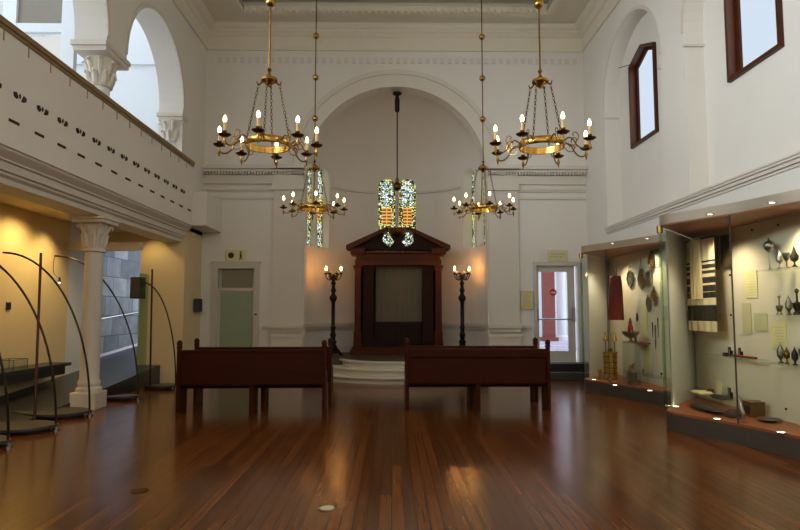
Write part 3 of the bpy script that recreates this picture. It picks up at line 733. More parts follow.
# ================================================================== PEWS
def make_pew(plank):
    t = thing('pew', 'x', 'pew'); W = 1.125
    if plank:
        bk = obj('backrest', MB().box(-W, W, .03, .06, .44, .9), 'pew', t, bevel=.005)
        obj('top_rail', MB().box(-W, W, -.005, .065, .86, 1.0), 'pew', t, bevel=.01)
    else:
        bk = obj('backrest', MB().box(-W, W, .02, .055, .44, .97), 'pew', t, bevel=.005)
        obj('top_rail', MB().box(-W, W, .0, .07, .955, .995), 'pew', t, bevel=.01)
    obj('seat', MB().box(-W, W, .05, .45, .42, .455), 'pew', t, bevel=.006)
    obj('seat_rail', MB().box(-W, W, .38, .41, .34, .42), 'pew', t)
    for s in (-1, 1):
        x0, x1 = (W, W+.055) if s > 0 else (-W-.055, -W)
        e = obj('end_panel', MB().prism([(0, 0), (.42, 0), (.42, .42), (.44, .46), (.38, .62), (.2, .66), (.12, .75), (.09, 1.02), (0, 1.02)], 'X', x0, x1), 'pew', t, bevel=.006)
        xm = (x0+x1)/2
        obj('finial', MB().lathe([(.045, 1.02), (.046, 1.05), (.036, 1.065), (.046, 1.085), (.042, 1.12), (.02, 1.145), (.004, 1.15)], (xm, .045, 0), 14), 'pew', e, smooth=True)
    obj('leg', MB().box(-.035, .035, .02, .42, 0, .43), 'pew', t, bevel=.004)
    return t
pa, pb = make_pew(False), make_pew(True)
GP = 'wooden pews facing the ark'
pa.location = (-2.245, 9.72, 0); pa.rotation_euler = (0, 0, .035)
pb.location = (1.405, 9.85, 0); pb.rotation_euler = (0, 0, -.0)
tag(pa, 'plain-backed dark red pew in front of the green door, row nearer the viewer', 'pew', GP)
tag(pb, 'dark red pew with thick top rail, row nearer the viewer, beside the display cases', 'pew', GP)
pc = copy_tree(pa); pc.location = (-2.23, 10.52, 0); pc.rotation_euler = (0, 0, .03); pc['label'] = 'dark red pew right behind the plain-backed one, nearer the green door'
pd2 = copy_tree(pb); pd2.location = (1.41, 10.72, 0); pd2['label'] = 'dark red pew right behind the thick-railed one, nearer the glazed door'

# ================================================================== LEFT AISLE
t = thing('gallery_column', 'cream column with carved capital standing under the gallery', 'column', (-5.06, 10.22, 0))
obj('plinth', MB().box(-.21, .21, -.21, .21, 0, .28), 'trim', t, bevel=.012)
obj('shaft', MB().lathe([(.2, .28), (.2, .34), (.165, .37), (.18, .42), (.165, .46), (.15, .5), (.152, .9), (.14, 2.62)], seg=28), 'trim', t, smooth=True)
cp_ = MB().lathe([(.14, 2.6), (.18, 2.62), (.18, 2.67), (.145, 2.69), (.145, 2.8), (.16, 2.95), (.2, 3.08)], seg=20)
for k in range(8):
    a = 2*PI*k/8+PI/8; d = Vector((math.cos(a), math.sin(a), 0)); z = lambda q: Vector((0, 0, q))
    cp_.tube([d*.13+z(2.7), d*.16+z(2.8), d*.175+z(2.88), d*.205+z(2.9), d*.21+z(2.87)], [.045, .045, .035, .025, .012], 6)
for k in range(4):
    a = PI/2*k+PI/4; d = Vector((math.cos(a), math.sin(a), 0))
    cp_.tube([d*.14+z(2.86), d*.19+z(3.0), d*.25+z(3.07), d*.29+z(3.04), d*.27+z(3.0)], [.035, .04, .035, .028, .015], 6)
obj('capital', cp_, 'trim', t, smooth=True)
obj('abacus', MB().box(-.27, .27, -.27, .27, 3.09, 3.15).box(-.3, .3, -.3, .3, 3.15, 3.2), 'trim', t, bevel=.01)

# bowed display stands: leaf-shaped plate, arched tube, mast
def leaf(tip, back, w, n=14):
    tip = Vector(tip); back = Vector(back); ax = back-tip; L = ax.length; ax.normalize(); sd = Vector((-ax.y, ax.x)); a = []; b = []
    for i in range(n+1):
        u = i/n; h = w*math.sin(PI*min(1, u**.75))*.5
        a.append(tuple(tip+ax*L*u+sd*h)); b.append(tuple(tip+ax*L*u-sd*h))
    return a+b[::-1][1:-1]
def stand(label, foot, top, mast=None, plate_back=None, pw=.75, cord=False, mm='steel', panel=False):
    f = Vector(foot); tp = Vector(top); t = thing('display_stand', label, 'stand', (f.x, f.y, 0), group='arched steel display stands')
    pts = []
    for i in range(25):
        a = PI/2*i/24
        pts.append((f.x+(tp.x-f.x)*(1-math.cos(a)), f.y+(tp.y-f.y)*(1-math.cos(a)), .0+tp.z*math.sin(a)))
    loc = lambda p: Vector(p)-Vector((f.x, f.y, 0))
    obj('arched_tube', MB().tube([loc(p) for p in pts], .0155, 8), 'steel', t, smooth=True)
    obj('foot_clamp', MB().lathe([(.05, 0), (.05, .02), (.03, .03), (.03, .09)], seg=12), 'chrome', t, smooth=True)
    pb_ = plate_back or (f.x-1.1, f.y-.15)
    pl = leaf((f.x+.03, f.y), pb_, pw)
    obj('base_plate', MB().prism([(x-f.x, y-f.y) for x, y in pl], 'Z', .05, .085), 'plategrey', t)
    obj('plate_foot', MB().prism([((x-(f.x-.5))*.8+f.x-.5-f.x, (y-f.y)*.7) for x, y in pl], 'Z', 0, .05), 'black', t)
    if mast:
        obj('mast', MB().tube([loc(mast[0]), loc(mast[1])], .02, 8), mm, t, smooth=True)
    if cord:
        e = loc(pts[-1]); c = obj('spotlight', MB().lathe([(.015, .06), (.022, .0), (.03, -.03)], e+Vector((.12, -.03, -.46)), 10), 'black', t, smooth=True)
        obj('cord', MB().tube(catmull([e, e+Vector((-.02, 0, -.12)), e+Vector((-.01, 0, -.3)), e+Vector((.05, -.01, -.38)), e+Vector((.12, -.03, -.42))], 5), .006, 5), 'black', c)
        obj('lamp_glow', MB().ball(e+Vector((.12, -.03, -.49)), .018, 8, 6), 'uplight', c)
    if panel: obj('glass_panel', MB().box(-.62, -.6, -.4, .35, .1, 2.0), 'glassgreen', t)
    return t
stand('arched steel stand whose foot is nearest the viewer, at the edge of the ramp', (-4.57, 7.35, 0), (-6.1, 7.3, 2.5))
stand('second arched steel stand from the viewer, leaf-shaped plate on the boards', (-4.56, 8.35, 0), (-6.1, 8.3, 2.5), mast=((-5.48, 8.3, .0), (-5.52, 8.3, 2.45)))
stand('arched steel stand with a tall reddish mast, just before the column', (-4.68, 9.5, 0), (-6.1, 9.45, 2.53), mast=((-5.24, 9.02, 0), (-5.51, 9.45, 2.52)), mm='redsteel')
stand('arched steel stand behind the column with a small spotlight on a cord', (-4.67, 11.25, 0), (-6.27, 11.2, 2.64), mast=((-5.47, 11.2, .2), (-5.47, 11.2, 2.45)), cord=True, plate_back=(-5.2, 11.0), pw=.4)
stand('arched steel stand farthest from the viewer, against the cream pier', (-4.5, 12.7, 0), (-5.25, 12.7, 2.22), mast=((-5.03, 12.7, .05), (-5.06, 12.7, 2.5)), plate_back=(-5.2, 12.75), pw=.5)

t = thing('wall_bench', 'long dark floating bench along the yellow aisle wall', 'bench', (-6.46, 9.5, 0))
obj('bench_top', MB().box(-.24, .24, -3, 2.35, .57, .63), 'slate', t, bevel=.006)
obj('bench_front', MB().box(-.24, .2, -3, 2.2, .42, .57), 'slate', t)
obj('bench_leg', MB().box(.0, .04, 2.1, 2.14, .28, .42), 'black', t)
t = thing('clear_box', 'small clear acrylic display box on the dark aisle bench', 'box', (-6.45, 10.35, .63))
obj('box_sides', MB().ring([(-.16, -.2), (.16, -.2), (.16, .2), (-.16, .2)], [(-.15, -.19), (.15, -.19), (.15, .19), (-.15, .19)], 'Z', 0, .17), 'acrylic', t)
e = MB()
for sx in (-1, 1):
    for sy in (-1, 1): e.box(sx*.157-.004, sx*.157+.004, sy*.197-.004, sy*.197+.004, 0, .172)
for sx in (-1, 1): e.box(sx*.157-.004, sx*.157+.004, -.2, .2, .166, .174)
for sy in (-1, 1): e.box(-.16, .16, sy*.197-.004, sy*.197+.004, .166, .174)
obj('box_edges', e, 'steel', t)
tag(obj('wall_switch', MB().box(-6.7, -6.68, 10.52, 10.64, 1.64, 1.77), 'black', bevel=.004), 'small dark square switch on the yellow aisle wall', 'switch')
t = thing('loudspeaker', 'dark upright loudspeaker hung at the edge of the cream pier by the ramp', 'loudspeaker', (-5.72, 13.62, 1.9))
obj('cabinet', MB().box(-.14, .12, -.12, .1, 0, .48), 'black', t, bevel=.008); obj('grille', MB().box(-.12, .1, -.13, -.12, .02, .46), 'plategrey', t); obj('wall_mount', MB().box(-.02, .02, .1, .18, .2, .28), 'black', t)
t = thing('loudspeaker', 'small dark loudspeaker on the corner wall beside the green door', 'loudspeaker', (-4.72, 14.55, 1.6))
obj('cabinet', MB().box(-.02, .12, -.1, .1, 0, .32), 'black', t, bevel=.008); obj('grille', MB().box(.0, .1, -.11, -.1, .02, .3), 'plategrey', t); obj('wall_mount', MB().box(-.05, -.02, -.03, .03, .12, .2), 'black', t)
tag(obj('book', MB().box(-4.85, -4.68, 8.75, 8.98, 5.07, 5.12).box(-4.84, -4.69, 8.76, 8.97, 5.12, 5.14), 'bluecover'), 'small blue book lying on the gallery parapet', 'book')
tag(obj('prayer_board', MB().box(-4.86, -4.66, 8.35, 8.62, 5.07, 5.11), 'black'), 'small dark board lying on the gallery parapet', 'board')

# signs on the back wall
t = thing('exit_sign', 'pale yellow exit sign with running man above the green door', 'sign', (-3.9, YB, 2.86))
obj('sign_board', MB().box(-.26, .26, -.03, 0, 0, .29), 'signcream', t, bevel=.004)
g = MB().prism(arc(-.12, .15, .075, 0, 2*PI, 20)[:-1], 'Y', -.036, -.03); obj('round_symbol', g, 'signtext', t)
g = MB().prism(arc(.125, .225, .025, 0, 2*PI, 12)[:-1], 'Y', -.036, -.03).prism([(.1, .19), (.15, .19), (.145, .11), (.105, .11)], 'Y', -.036, -.03)
g.prism([(.105, .115), (.125, .115), (.11, .04), (.085, .04)], 'Y', -.036, -.03).prism([(.125, .115), (.147, .115), (.165, .05), (.145, .045)], 'Y', -.036, -.03)
obj('running_man', g, 'signtext', t)
t = thing('door_sign', 'pale cream rectangular sign above the glazed door', 'sign', (4.18, YB, 2.87))
obj('sign_board', MB().box(-.25, .25, -.03, 0, 0, .29), 'signcream', t, bevel=.004)
g = MB()
for r_, ws in ((.17, (.05, .07, .04, .06, .05)), (.1, (.04, .06, .05, .05))):
    x = -.19
    for w_ in ws: g.box(x, x+w_, -.034, -.03, r_, r_+.03); x += w_+.025
obj('lettering', g, 'paperdk', t)
t = thing('wall_notice', 'pale framed notice on the wall beside the glazed door', 'notice', (3.38, YB, 1.65))
obj('notice_frame', MB().ring([(-.165, 0), (.165, 0), (.165, .47), (-.165, .47)], [(-.145, .02), (.145, .02), (.145, .45), (-.145, .45)], 'Y', -.03, 0), 'fascia', t)
sh = obj('sheet', MB().box(-.145, .145, -.02, -.005, .02, .45), 'paper', t)
g = MB()
for q in range(9): g.box(-.11, .11-.04*(q % 3), -.024, -.02, .07+.038*q, .08+.038*q)
obj('text_lines', g, 'paperdk', sh)

# brass caps let into the boards
for x, y, lb in ((-.53, 5.05, 'round brass cap in the floorboards at the middle of the hall'), (-2.26, 5.55, 'round brass cap in the floorboards towards the gallery side')):
    t = thing('floor_cap', lb, 'floor cap', (x, y, 0), group='brass caps in the floor')
    obj('rim', MB().lathe([(.075, 0), (.075, .006), (.06, .008), (.06, 0)], seg=28), 'chrome' if x > -1 else 'brassdk', t); obj('lid', MB().lathe([(.059, 0), (.059, .005), (.0, .006)], seg=24), 'signcream' if x > -1 else 'brassdk', t)

# ================================================================== DISPLAY CASES
def case(label, far, tip, front, top=2.95, joints=(.45,)):
    """plan: far end on the wall, tip standing out in the hall, front sweeping back to the wall"""
    fa = Vector(far); tp = Vector(tip); fr = catmull([tip]+front, 8)
    t = thing('display_case', label, 'display case', (XR, fa.y, 0), group='curved glass display cases')
    rnd = []
    inn = tp+(fa-tp).normalized()*.12; nx = fr[2]
    for i in range(7):                          # rounded tip
        u = i/6; rnd.append(inn*(1-u)**2+tp*2*u*(1-u)+nx*u*u)
    plan = [tuple(fa)]+[tuple(p) for p in rnd]+[tuple(p) for p in fr[3:]]
    L = lambda pts: [(p[0]-XR, p[1]-fa.y) for p in pts]
    obj('plinth', MB().prism(L(plan), 'Z', 0, .22), 'plinth', t)
    obj('deck', MB().prism(L(plan), 'Z', .22, .25), 'deck', t)
    obj('canopy', MB().prism(L(plan), 'Z', top-.13, top), 'fascia', t)
    cen = Vector((sum(p[0] for p in plan)/len(plan), sum(p[1] for p in plan)/len(plan)))
    shr = [tuple(Vector(p).lerp(cen, .025)) for p in plan]
    obj('soffit', MB().prism(L(shr), 'Z', top-.15, top-.13), 'soffitwood', t)
    near = front[-1]
    obj('back_panel', MB().box(-.035, -.005, near[1]-fa.y, -.08, .25, top-.15), 'cream', t)
    ed = (fa-tp).normalized(); nd = Vector((-ed.y, ed.x))*.006
    e0, e1 = fa, inn
    em = e0.lerp(e1, .82)
    obj('end_panel', MB().prism(L([e0+nd*2, em+nd*2, em-nd*2, e0-nd*2]), 'Z', .25, top-.15), 'endgrey', t)
    e0 = em
    obj('end_glass', MB().prism(L([e0+nd, e1+nd, e1-nd, e0-nd]), 'Z', .25, top-.15), 'glass', t)
    path = [Vector(p) for p in rnd]+[Vector(p) for p in fr[3:]]
    k = int(len(path)*joints[0])
    for seg in (path[:k+1], path[k:]):
        off = []
        for i, p in enumerate(seg):
            d = (seg[min(i+1, len(seg)-1)]-seg[max(i-1, 0)]).normalized(); off.append(p+Vector((-d.y, d.x))*.012)
        obj('front_glass', MB().strip(L(seg), L(off), 'Z', .25, top-.15), 'glass', t)
    jp = path[k]
    obj('glass_joint', MB().box(jp.x-XR-.006, jp.x-XR+.006, jp.y-fa.y-.01, jp.y-fa.y+.01, .25, top-.15), 'plategrey', t)
    q = L([tp.lerp(cen, .03)])[0]
    pst = obj('edge_post', MB().lathe([(.022, .25), (.022, top-.15)], (q[0], q[1], 0), 10), 'glassgreen', t, smooth=True)
    obj('post_cap', MB().lathe([(.04, top-.25), (.04, top-.15)], (q[0], q[1], 0), 12), 'brass', pst, smooth=True)
    return t, cen
t1, cen1 = case('curved glass display case farther from the viewer, holding a red velvet mantle', (XR, 13.55), (3.86, 12.25), [(4.33, 11.2), (4.62, 10.4), (XR, 9.85)], joints=(.33,))
t2, cen2 = case('curved glass display case nearer the viewer, holding a striped shawl', (XR, 9.78), (3.73, 8.32), [(4.2, 7.35), (4.45, 6.55), (XR, 5.3)], joints=(.42,))
def wl(t, p): return Vector(p)-t.location
for t, dn, up_ in ((t1, ((612.5, 243), (647, 238)), ((594, 380), (615, 385.5), (650, 391))), (t2, ((710, 213.6), (772, 202)), ((676, 407), (717, 419.5), (781, 433)))):
    for p in dn:
        w = wl(t, P(p[0], p[1], 'Z', 2.8)); d = obj('downlight', MB().lathe([(.05, 0), (.05, -.012), (.038, -.014), (.036, 0)], w, 16), 'chrome', t)
        obj('lamp_disc', MB().lathe([(.036, -.004), (.036, -.008)], w, 14), 'uplight', d)
    for p in up_:
        w = wl(t, P(p[0], p[1], 'Z', .25)); w.z = .25; d = obj('uplight', MB().lathe([(.05, 0), (.05, .008), (.04, .01), (.04, 0)], w, 16), 'chrome', t)
        obj('lamp_disc', MB().lathe([(.04, .002), (.04, .007)], w, 14), 'uplight', d)
for p in ((752, 230), (778, 225), (730, 275), (731, 315), (759, 401), (786, 409)):
    w = wl(t2, P(p[0], p[1], 'X', 4.89)); obj('fixing', MB().ball(w, .016, 8, 6), 'black', t2)
def shelf(t, p0, p1, y, depth, m='glass', th=.012, X=4.89):
    """glass shelf fixed to the back board between two photo columns"""
    a = P(p0, y, 'X', X-depth*.5); b = P(p1, y, 'X', X-depth*.5); z = (a.z+b.z)/2
    s = obj('shelf', MB().box(X-depth-XR, X-XR, min(a.y, b.y)-t.location.y, max(a.y, b.y)-t.location.y, z-th, z), m, t)
    return z+.0015, min(a.y, b.y), max(a.y, b.y)
sz1 = shelf(t2, 763, 806, 268.5, .26); sz2 = shelf(t2, 767, 808, 315, .26); sz3 = shelf(t2, 769, 808, 364, .26); sz4 = shelf(t2, 711, 760, 356.5, .28); sz5 = shelf(t2, 684, 738, 393, .4)
sa = shelf(t1, 629, 644, 342, .24, 'redcloth', .02); sb = shelf(t1, 630, 664, 374, .26)

# ---- things on the nearer case's back board
def board(name, label, cat, x0, x1, y0, y1, m, X=4.885, th=.012, group=None, lines=False):
    a = P(x0, (y0+y1)/2, 'X', X); b = P(x1, (y0+y1)/2, 'X', X); mx_ = (x0+x1)/2
    zt = P(mx_, y0, 'X', X).z; zb = P(mx_, y1, 'X', X).z
    t = thing(name, label, cat, (X, (a.y+b.y)/2, zb), group=group); w = abs(a.y-b.y)/2; h = zt-zb
    obj('sheet', MB().box(0, th*.5, -w, w, 0, h), m, t)
    if lines:
        g = MB(); nl = max(3, int(h/.045))
        for q in range(nl): g.box(-.002, 0, -w*.75, w*(.75-.2*(q % 3)), h*.1+h*.8*q/nl, h*.1+h*.8*q/nl+.008)
        obj('text_lines', g, 'paperdk', t)
    return t
GN = 'paper notices on the back board of the nearer case'
board('notice', 'yellowish notice on the case wall between the shawl and the top shelf', 'notice', 745, 757, 271, 298, 'paper', group=GN, lines=True)
board('notice', 'tall faded notice behind the glass joint of the nearer case', 'notice', 742, 751, 303, 334, 'paperdk', group=GN, lines=True)
board('notice', 'squarish cream notice under the yellowish one, beside the tall faded notice', 'notice', 754, 767, 313, 331, 'paperdk', group=GN, lines=True)
board('notice', 'olive yellow notice above the shelf of dark cups', 'notice', 771, 786, 322, 348, 'paper', group=GN, lines=True)
board('notice', 'small cream notice beside the bottom of the striped shawl', 'notice', 717, 727, 314, 331, 'paperdk', group=GN, lines=True)
GS = 'cloth strips hung in the nearer case'
tag(board('cloth_strip', 'grey cloth strip hung next to the striped shawl', 'cloth', 713, 718.5, 236, 270, 'scarfgrey', group=GS, th=.03, X=4.86), 'grey cloth strip hung next to the striped shawl', 'cloth', GS)
# dark strip with rounded bottom
X = 4.86; a = P(720, 236, 'X', X); b = P(729, 236, 'X', X); zb = P(725, 268, 'X', X).z; w = (a.y-b.y)/2
tag(obj('cloth_strip', MB().prism([(w, a.z-zb), (-w, a.z-zb)]+[(-w+.06+.06*math.cos(PI+PI/2*i/6), .06+.06*math.sin(PI+PI/2*i/6)) for i in range(7)]+[(w-.06+.06*math.cos(-PI/2+PI/2*i/6), .06+.06*math.sin(-PI/2+PI/2*i/6)) for i in range(7)], 'X', 0, .02), 'scarf', loc=(X, (a.y+b.y)/2, zb)), 'dark olive cloth strip with rounded end hung beside the grey strip', 'cloth', GS)
# striped prayer shawl draped on the back board
X = 4.6; yA = P(686, 280, 'X', X).y; yB = P(714, 280, 'X', X).y
zt = P(700, 240, 'X', X).z; zm = P(700, 322, 'X', X).z; zb = P(700, 331, 'X', X).z
t = thing('striped_shawl', 'cream and black striped shawl draped on the back board of the nearer case', 'shawl', (X, (yA+yB)/2, zm))
w = (yA-yB)/2
def cloth(y0, y1, z0, z1, amp, x0=0., n=20):
    v = MB(); vs = []
    for z in (z0, z1):
        for i in range(n+1): vs.append((x0+amp*math.sin(i*1.3+z), y0+(y1-y0)*i/n, z))
    vs += [(x+.012, y, z) for x, y, z in vs]; k = n+1; fs = []
    for i in range(n): fs += [(i, i+1, k+i+1, k+i), (2*k+i, 3*k+i, 3*k+i+1, 2*k+i+1)]
    for i in range(n): fs += [(i, 2*k+i, 2*k+i+1, i+1), (k+i, k+i+1, 3*k+i+1, 3*k+i)]
    fs += [(0, k, 3*k, 2*k), (n, 2*k+n, 3*k+n, k+n)]
    return v.add(vs, fs)
obj('shawl_cloth', cloth(w*.96, -w, 0, zt-zm, .012), 'tallit', t, smooth=True)
obj('fringed_hem', cloth(w*.9, -w, zb-zm, 0, .012), 'tallitplain', t, smooth=True)
obj('plain_fold', cloth(w*.48, -w*.32, .34, zt-zm+.01, .01, -.045), 'tallitplain', t, smooth=True)
obj('hanging_rail', MB().tube([(.03, w-.01, zt-zm+.02), (.03, -w-.02, zt-zm+.02)], .012, 8).tube([(.03, w*.85, zt-zm+.02), (.29, w*.85, zt-zm+.02)], .008, 6).tube([(.03, w*.38, zt-zm+.02), (.29, w*.38, zt-zm+.02)], .008, 6), 'steel', t)

# ---- vessels on the nearer case's shelves
PR = {'goblet': [(.03, 0), (.032, .008), (.01, .02), (.008, .07), (.02, .09), (.035, .12), (.038, .17), (.033, .175), (.028, .12), (.004, .1)],
      'lidded': [(.03, 0), (.03, .01), (.01, .025), (.008, .06), (.036, .09), (.04, .14), (.03, .16), (.02, .185), (.008, .2), (.004, .225)],
      'spice': [(.04, 0), (.035, .012), (.012, .03), (.008, .06), (.045, .09), (.05, .14), (.03, .18), (.014, .23), (.003, .27)],
      'ball': [(.045, 0), (.04, .01), (.012, .025), (.01, .26), (.03, .275), (.065, .31), (.078, .36), (.06, .41), (.02, .435), (.012, .47), (.003, .49)],
      'cup': [(.025, 0), (.027, .008), (.01, .02), (.014, .04), (.034, .07), (.036, .12), (.024, .155), (.006, .19), (.002, .21)],
      'thin': [(.03, 0), (.03, .01), (.018, .03), (.03, .06), (.032, .09), (.008, .1), (.006, .16), (.018, .18), (.004, .2)]}
def vessel(name, label, cat, px_, z, X, kind, m, s=1., group=None, lid=None):
    s *= 1.25
    p = P(px_, 300, 'X', X); k = (z-1.6); 
    # follow the sight line at shelf height
    yy = P(px_, 300, 'X', X).y
    t = thing(name, label, cat, (X, yy, z), group=group)
    pr = PR[kind]; cutk = next((i for i in range(len(pr)) if pr[i][1] > pr[-1][1]*.32), 3)
    obj('foot', MB().lathe([(r*s, h*s) for r, h in pr[:cutk+1]], seg=16), m, t, smooth=True)
    obj('bowl', MB().lathe([(r*s, h*s) for r, h in pr[cutk:]], seg=16), lid or m, t, smooth=True)
    return t
GV = 'vessels on the shelves of the nearer case'
z = sz1[0]
vessel('spice_tower', 'tall silver spice tower with ball top on the top shelf', 'spice tower', 771.5, z, 4.76, 'ball', 'silver', .68, GV)
vessel('lidded_cup', 'round silver lidded cup beside the ball-topped tower', 'cup', 781.5, z, 4.76, 'lidded', 'silver', .85, GV)
vessel('goblet', 'small silver goblet between the lidded cup and the black vessel', 'goblet', 788.5, z, 4.76, 'goblet', 'silverdk', .85, GV)
vessel('spice_box', 'black spire-shaped vessel on the top shelf', 'vessel', 796.5, z, 4.76, 'spice', 'pewter', .75, GV)
z = sz2[0]
vessel('spice_tower', 'short silver spice holder at the bare end of the middle shelf', 'spice tower', 779, z, 4.76, 'thin', 'silverdk', 1., GV)
vessel('spice_tower', 'dark slim spice holder second along the middle shelf', 'spice tower', 788.5, z, 4.76, 'cup', 'silverdk', .9, GV)
vessel('spice_tower', 'taller dark spice holder third along the middle shelf', 'spice tower', 797, z, 4.76, 'thin', 'pewter', 1.25, GV)
z = sz3[0]
vessel('cup', 'dark tall lidded cup first along the low shelf of dark cups', 'cup', 778, z, 4.76, 'cup', 'silverdk', .95, GV)
vessel('cup', 'thin brownish cup second along the low shelf of dark cups', 'cup', 784, z, 4.76, 'lidded', 'brassdk', .7, GV)
vessel('cup', 'black egg-shaped cup third along the low shelf of dark cups', 'cup', 792, z, 4.76, 'cup', 'pewter', .82, GV)
vessel('cup', 'silver cup at the frame edge on the low shelf of dark cups', 'cup', 799.5, z, 4.76, 'goblet', 'silver', .9, GV)
def frame(label, px_, z, X, w, h, m='pewter'):
    y = P(px_, 340, 'X', X).y; t = thing('photo_frame', label, 'photo frame', (X, y, z), -.25, 'small framed pictures in the nearer case')
    obj('frame_border', MB().ring([(-w, 0), (w, 0), (w, h), (-w, h)], [(-w*.75, h*.14), (w*.75, h*.14), (w*.75, h*.86), (-w*.75, h*.86)], 'X', 0, .015), m, t)
    obj('picture', MB().box(.004, .012, -w*.76, w*.76, h*.13, h*.87), 'scarfgrey', t)
    obj('strut', MB().box(.015, .05, -.006, .006, 0, h*.6), m, t); return t
frame('wide dark framed picture standing on the upper glass shelf', 728.5, sz4[0], 4.74, .05, .125)
frame('narrow dark framed picture standing on the upper glass shelf', 738.5, sz4[0], 4.74, .035, .13)
frame('dark framed picture standing on the lowest glass shelf', 726.5, sz5[0], 4.62, .05, .16)
def small(name, label, cat, mb, m, loc, group=None, smooth=True, **k):
    return tag(obj(name, mb, m, smooth=smooth, loc=loc, **k), label, cat, group)
Y = lambda px_, X: P(px_, 340, 'X', X).y
small('scroll', 'reddish brown rolled scroll lying on the upper glass shelf', 'scroll', MB().tube([(0, -.32, .02), (0, .22, .02)], .018, 10), 'redcloth', (4.7, Y(741, 4.7), sz4[0]))
small('small_box', 'tiny dark box in front of the wide framed picture', 'box', MB().box(-.03, .03, -.03, .03, 0, .05), 'brownobj', (4.66, Y(725, 4.66), sz4[0]), smooth=False, bevel=.004)
small('pale_card', 'pale yellowish card standing on the lowest glass shelf', 'card', MB().box(0, .006, -.065, .065, 0, .2), 'paper', (4.7, Y(717, 4.7), sz5[0]), smooth=False)
small('open_book', 'open white book lying on the lowest glass shelf', 'book', MB().prism([(-.16, 0), (.16, 0), (.16, .02), (.08, .035), (0, .015), (-.08, .035), (-.16, .02)], 'X', -.1, .1), 'paper', (4.56, Y(699, 4.56), sz5[0]), smooth=False)
small('dark_pouch', 'black cloth pouch on the lowest glass shelf before the framed picture', 'pouch', MB().ball((0, 0, .028), (.1, .22, .028), 16, 8), 'black', (4.52, Y(718, 4.52), sz5[0]))
small('small_box', 'little brown box between the open book and the pale card', 'box', MB().box(-.03, .03, -.035, .035, 0, .055), 'boxwood', (4.74, Y(709, 4.74), sz5[0]), smooth=False, bevel=.004)
D = .2515
Yd = lambda px_, py_: P(px_, py_, 'Z', D)
p = Yd(707, 411)
small('dark_garment', 'long flat dark garment lying on the wooden deck', 'garment', MB().ball((0, 0, .045), (.12, .42, .045), 18, 8), 'brownobj', (p.x, p.y, D))
p = Yd(735, 417)
small('skullcap', 'round dark cap lying beside the long dark garment', 'cap', MB().lathe([(.11, 0), (.115, .03), (.1, .07), (.06, .095), (.0, .1)], seg=20), 'brownobj', (p.x, p.y, D))
p = Yd(737, 424); t = thing('shofar', 'silver curved horn standing upright at the glass joint', 'horn', (p.x+.14, p.y+.12, D))
obj('horn', MB().tube(catmull([(0, 0, .05), (0, -.01, .12), (0, .03, .22), (0, .07, .29)], 6), [.03-.02*i/18 for i in range(19)], 10), 'silver', t, smooth=True); obj('stand', MB().lathe([(.05, 0), (.05, .015), (.02, .03), (.02, .06)], seg=16), 'acrylic', t)
p = Yd(753, 421); t = thing('wooden_box', 'small brown wooden box with inset panel on the deck by the wall', 'box', (4.72, P(754, 415, 'X', 4.72).y, D))
obj('box_body', MB().box(-.09, .09, -.1, .1, 0, .17), 'boxwood', t, bevel=.006); obj('inset_panel', MB().box(-.095, -.088, -.07, .07, .035, .135), 'brownobj', t); obj('lid', MB().box(-.095, .095, -.105, .105, .17, .19), 'boxwood', t, bevel=.004)
p = P(770, 430, 'Z', D); t = thing('plate', 'shallow silver plate lying near the wall on the deck', 'plate', (4.66, P(770, 428, 'X', 4.66).y, D))
obj('dish', MB().lathe([(.06, 0), (.07, .008), (.13, .03), (.135, .034), (.08, .014), (.0, .012)], seg=28), 'silverdk', t, smooth=True); obj('rim_bead', MB().torus((0, 0, .034), .132, .005, None, 28, 6), 'silver', t, smooth=True)

# ---- the farther case
X = 4.55; y0 = P(616, 300, 'X', X).y; zt = P(616, 276, 'X', X).z; zb = P(616, 320, 'X', X).z; h = zt-zb
t = thing('torah_mantle', 'dark red velvet scroll mantle hanging in the farther case', 'mantle', (X, y0, zb))
pts = []; nn = 28; v = MB(); vs = []; fs = []; hs = [0, .15, .35, .6, .85, .96, 1.0]
for j, u in enumerate(hs):
    for k in range(nn):
        a = 2*PI*k/nn; r_ = (.2-.05*u)*(1+.06*math.sin(7*a)*(1-u)); sh_ = 1 if u < .9 else (.92 if u < .99 else .8)
        vs.append((.75*r_*math.cos(a)*sh_, r_*math.sin(a)*sh_+.05*(1-u)**2, u*h))
for j in range(len(hs)-1):
    for k in range(nn): fs.append((j*nn+k, j*nn+(k+1) % nn, (j+1)*nn+(k+1) % nn, (j+1)*nn+k))
fs.append(tuple(range((len(hs)-1)*nn, len(hs)*nn)))
obj('mantle_cloth', v.add(vs, fs), 'velvet', t, smooth=True)
for s in (-1, 1): obj('roller_handle', MB().lathe([(.014, h-.02), (.014, h+.1), (.022, h+.11), (.012, h+.13), (.012, h+.2), (.004, h+.22)], (0, s*.05, 0), 10), 'boxwood', t, smooth=True)
obj('hem_band', MB().lathe([(.16, .02), (.16, .09)], (-.0, .05, 0), 24), 'redcloth', t, smooth=True)
GB = 'silver breastplates on the back board of the farther case'
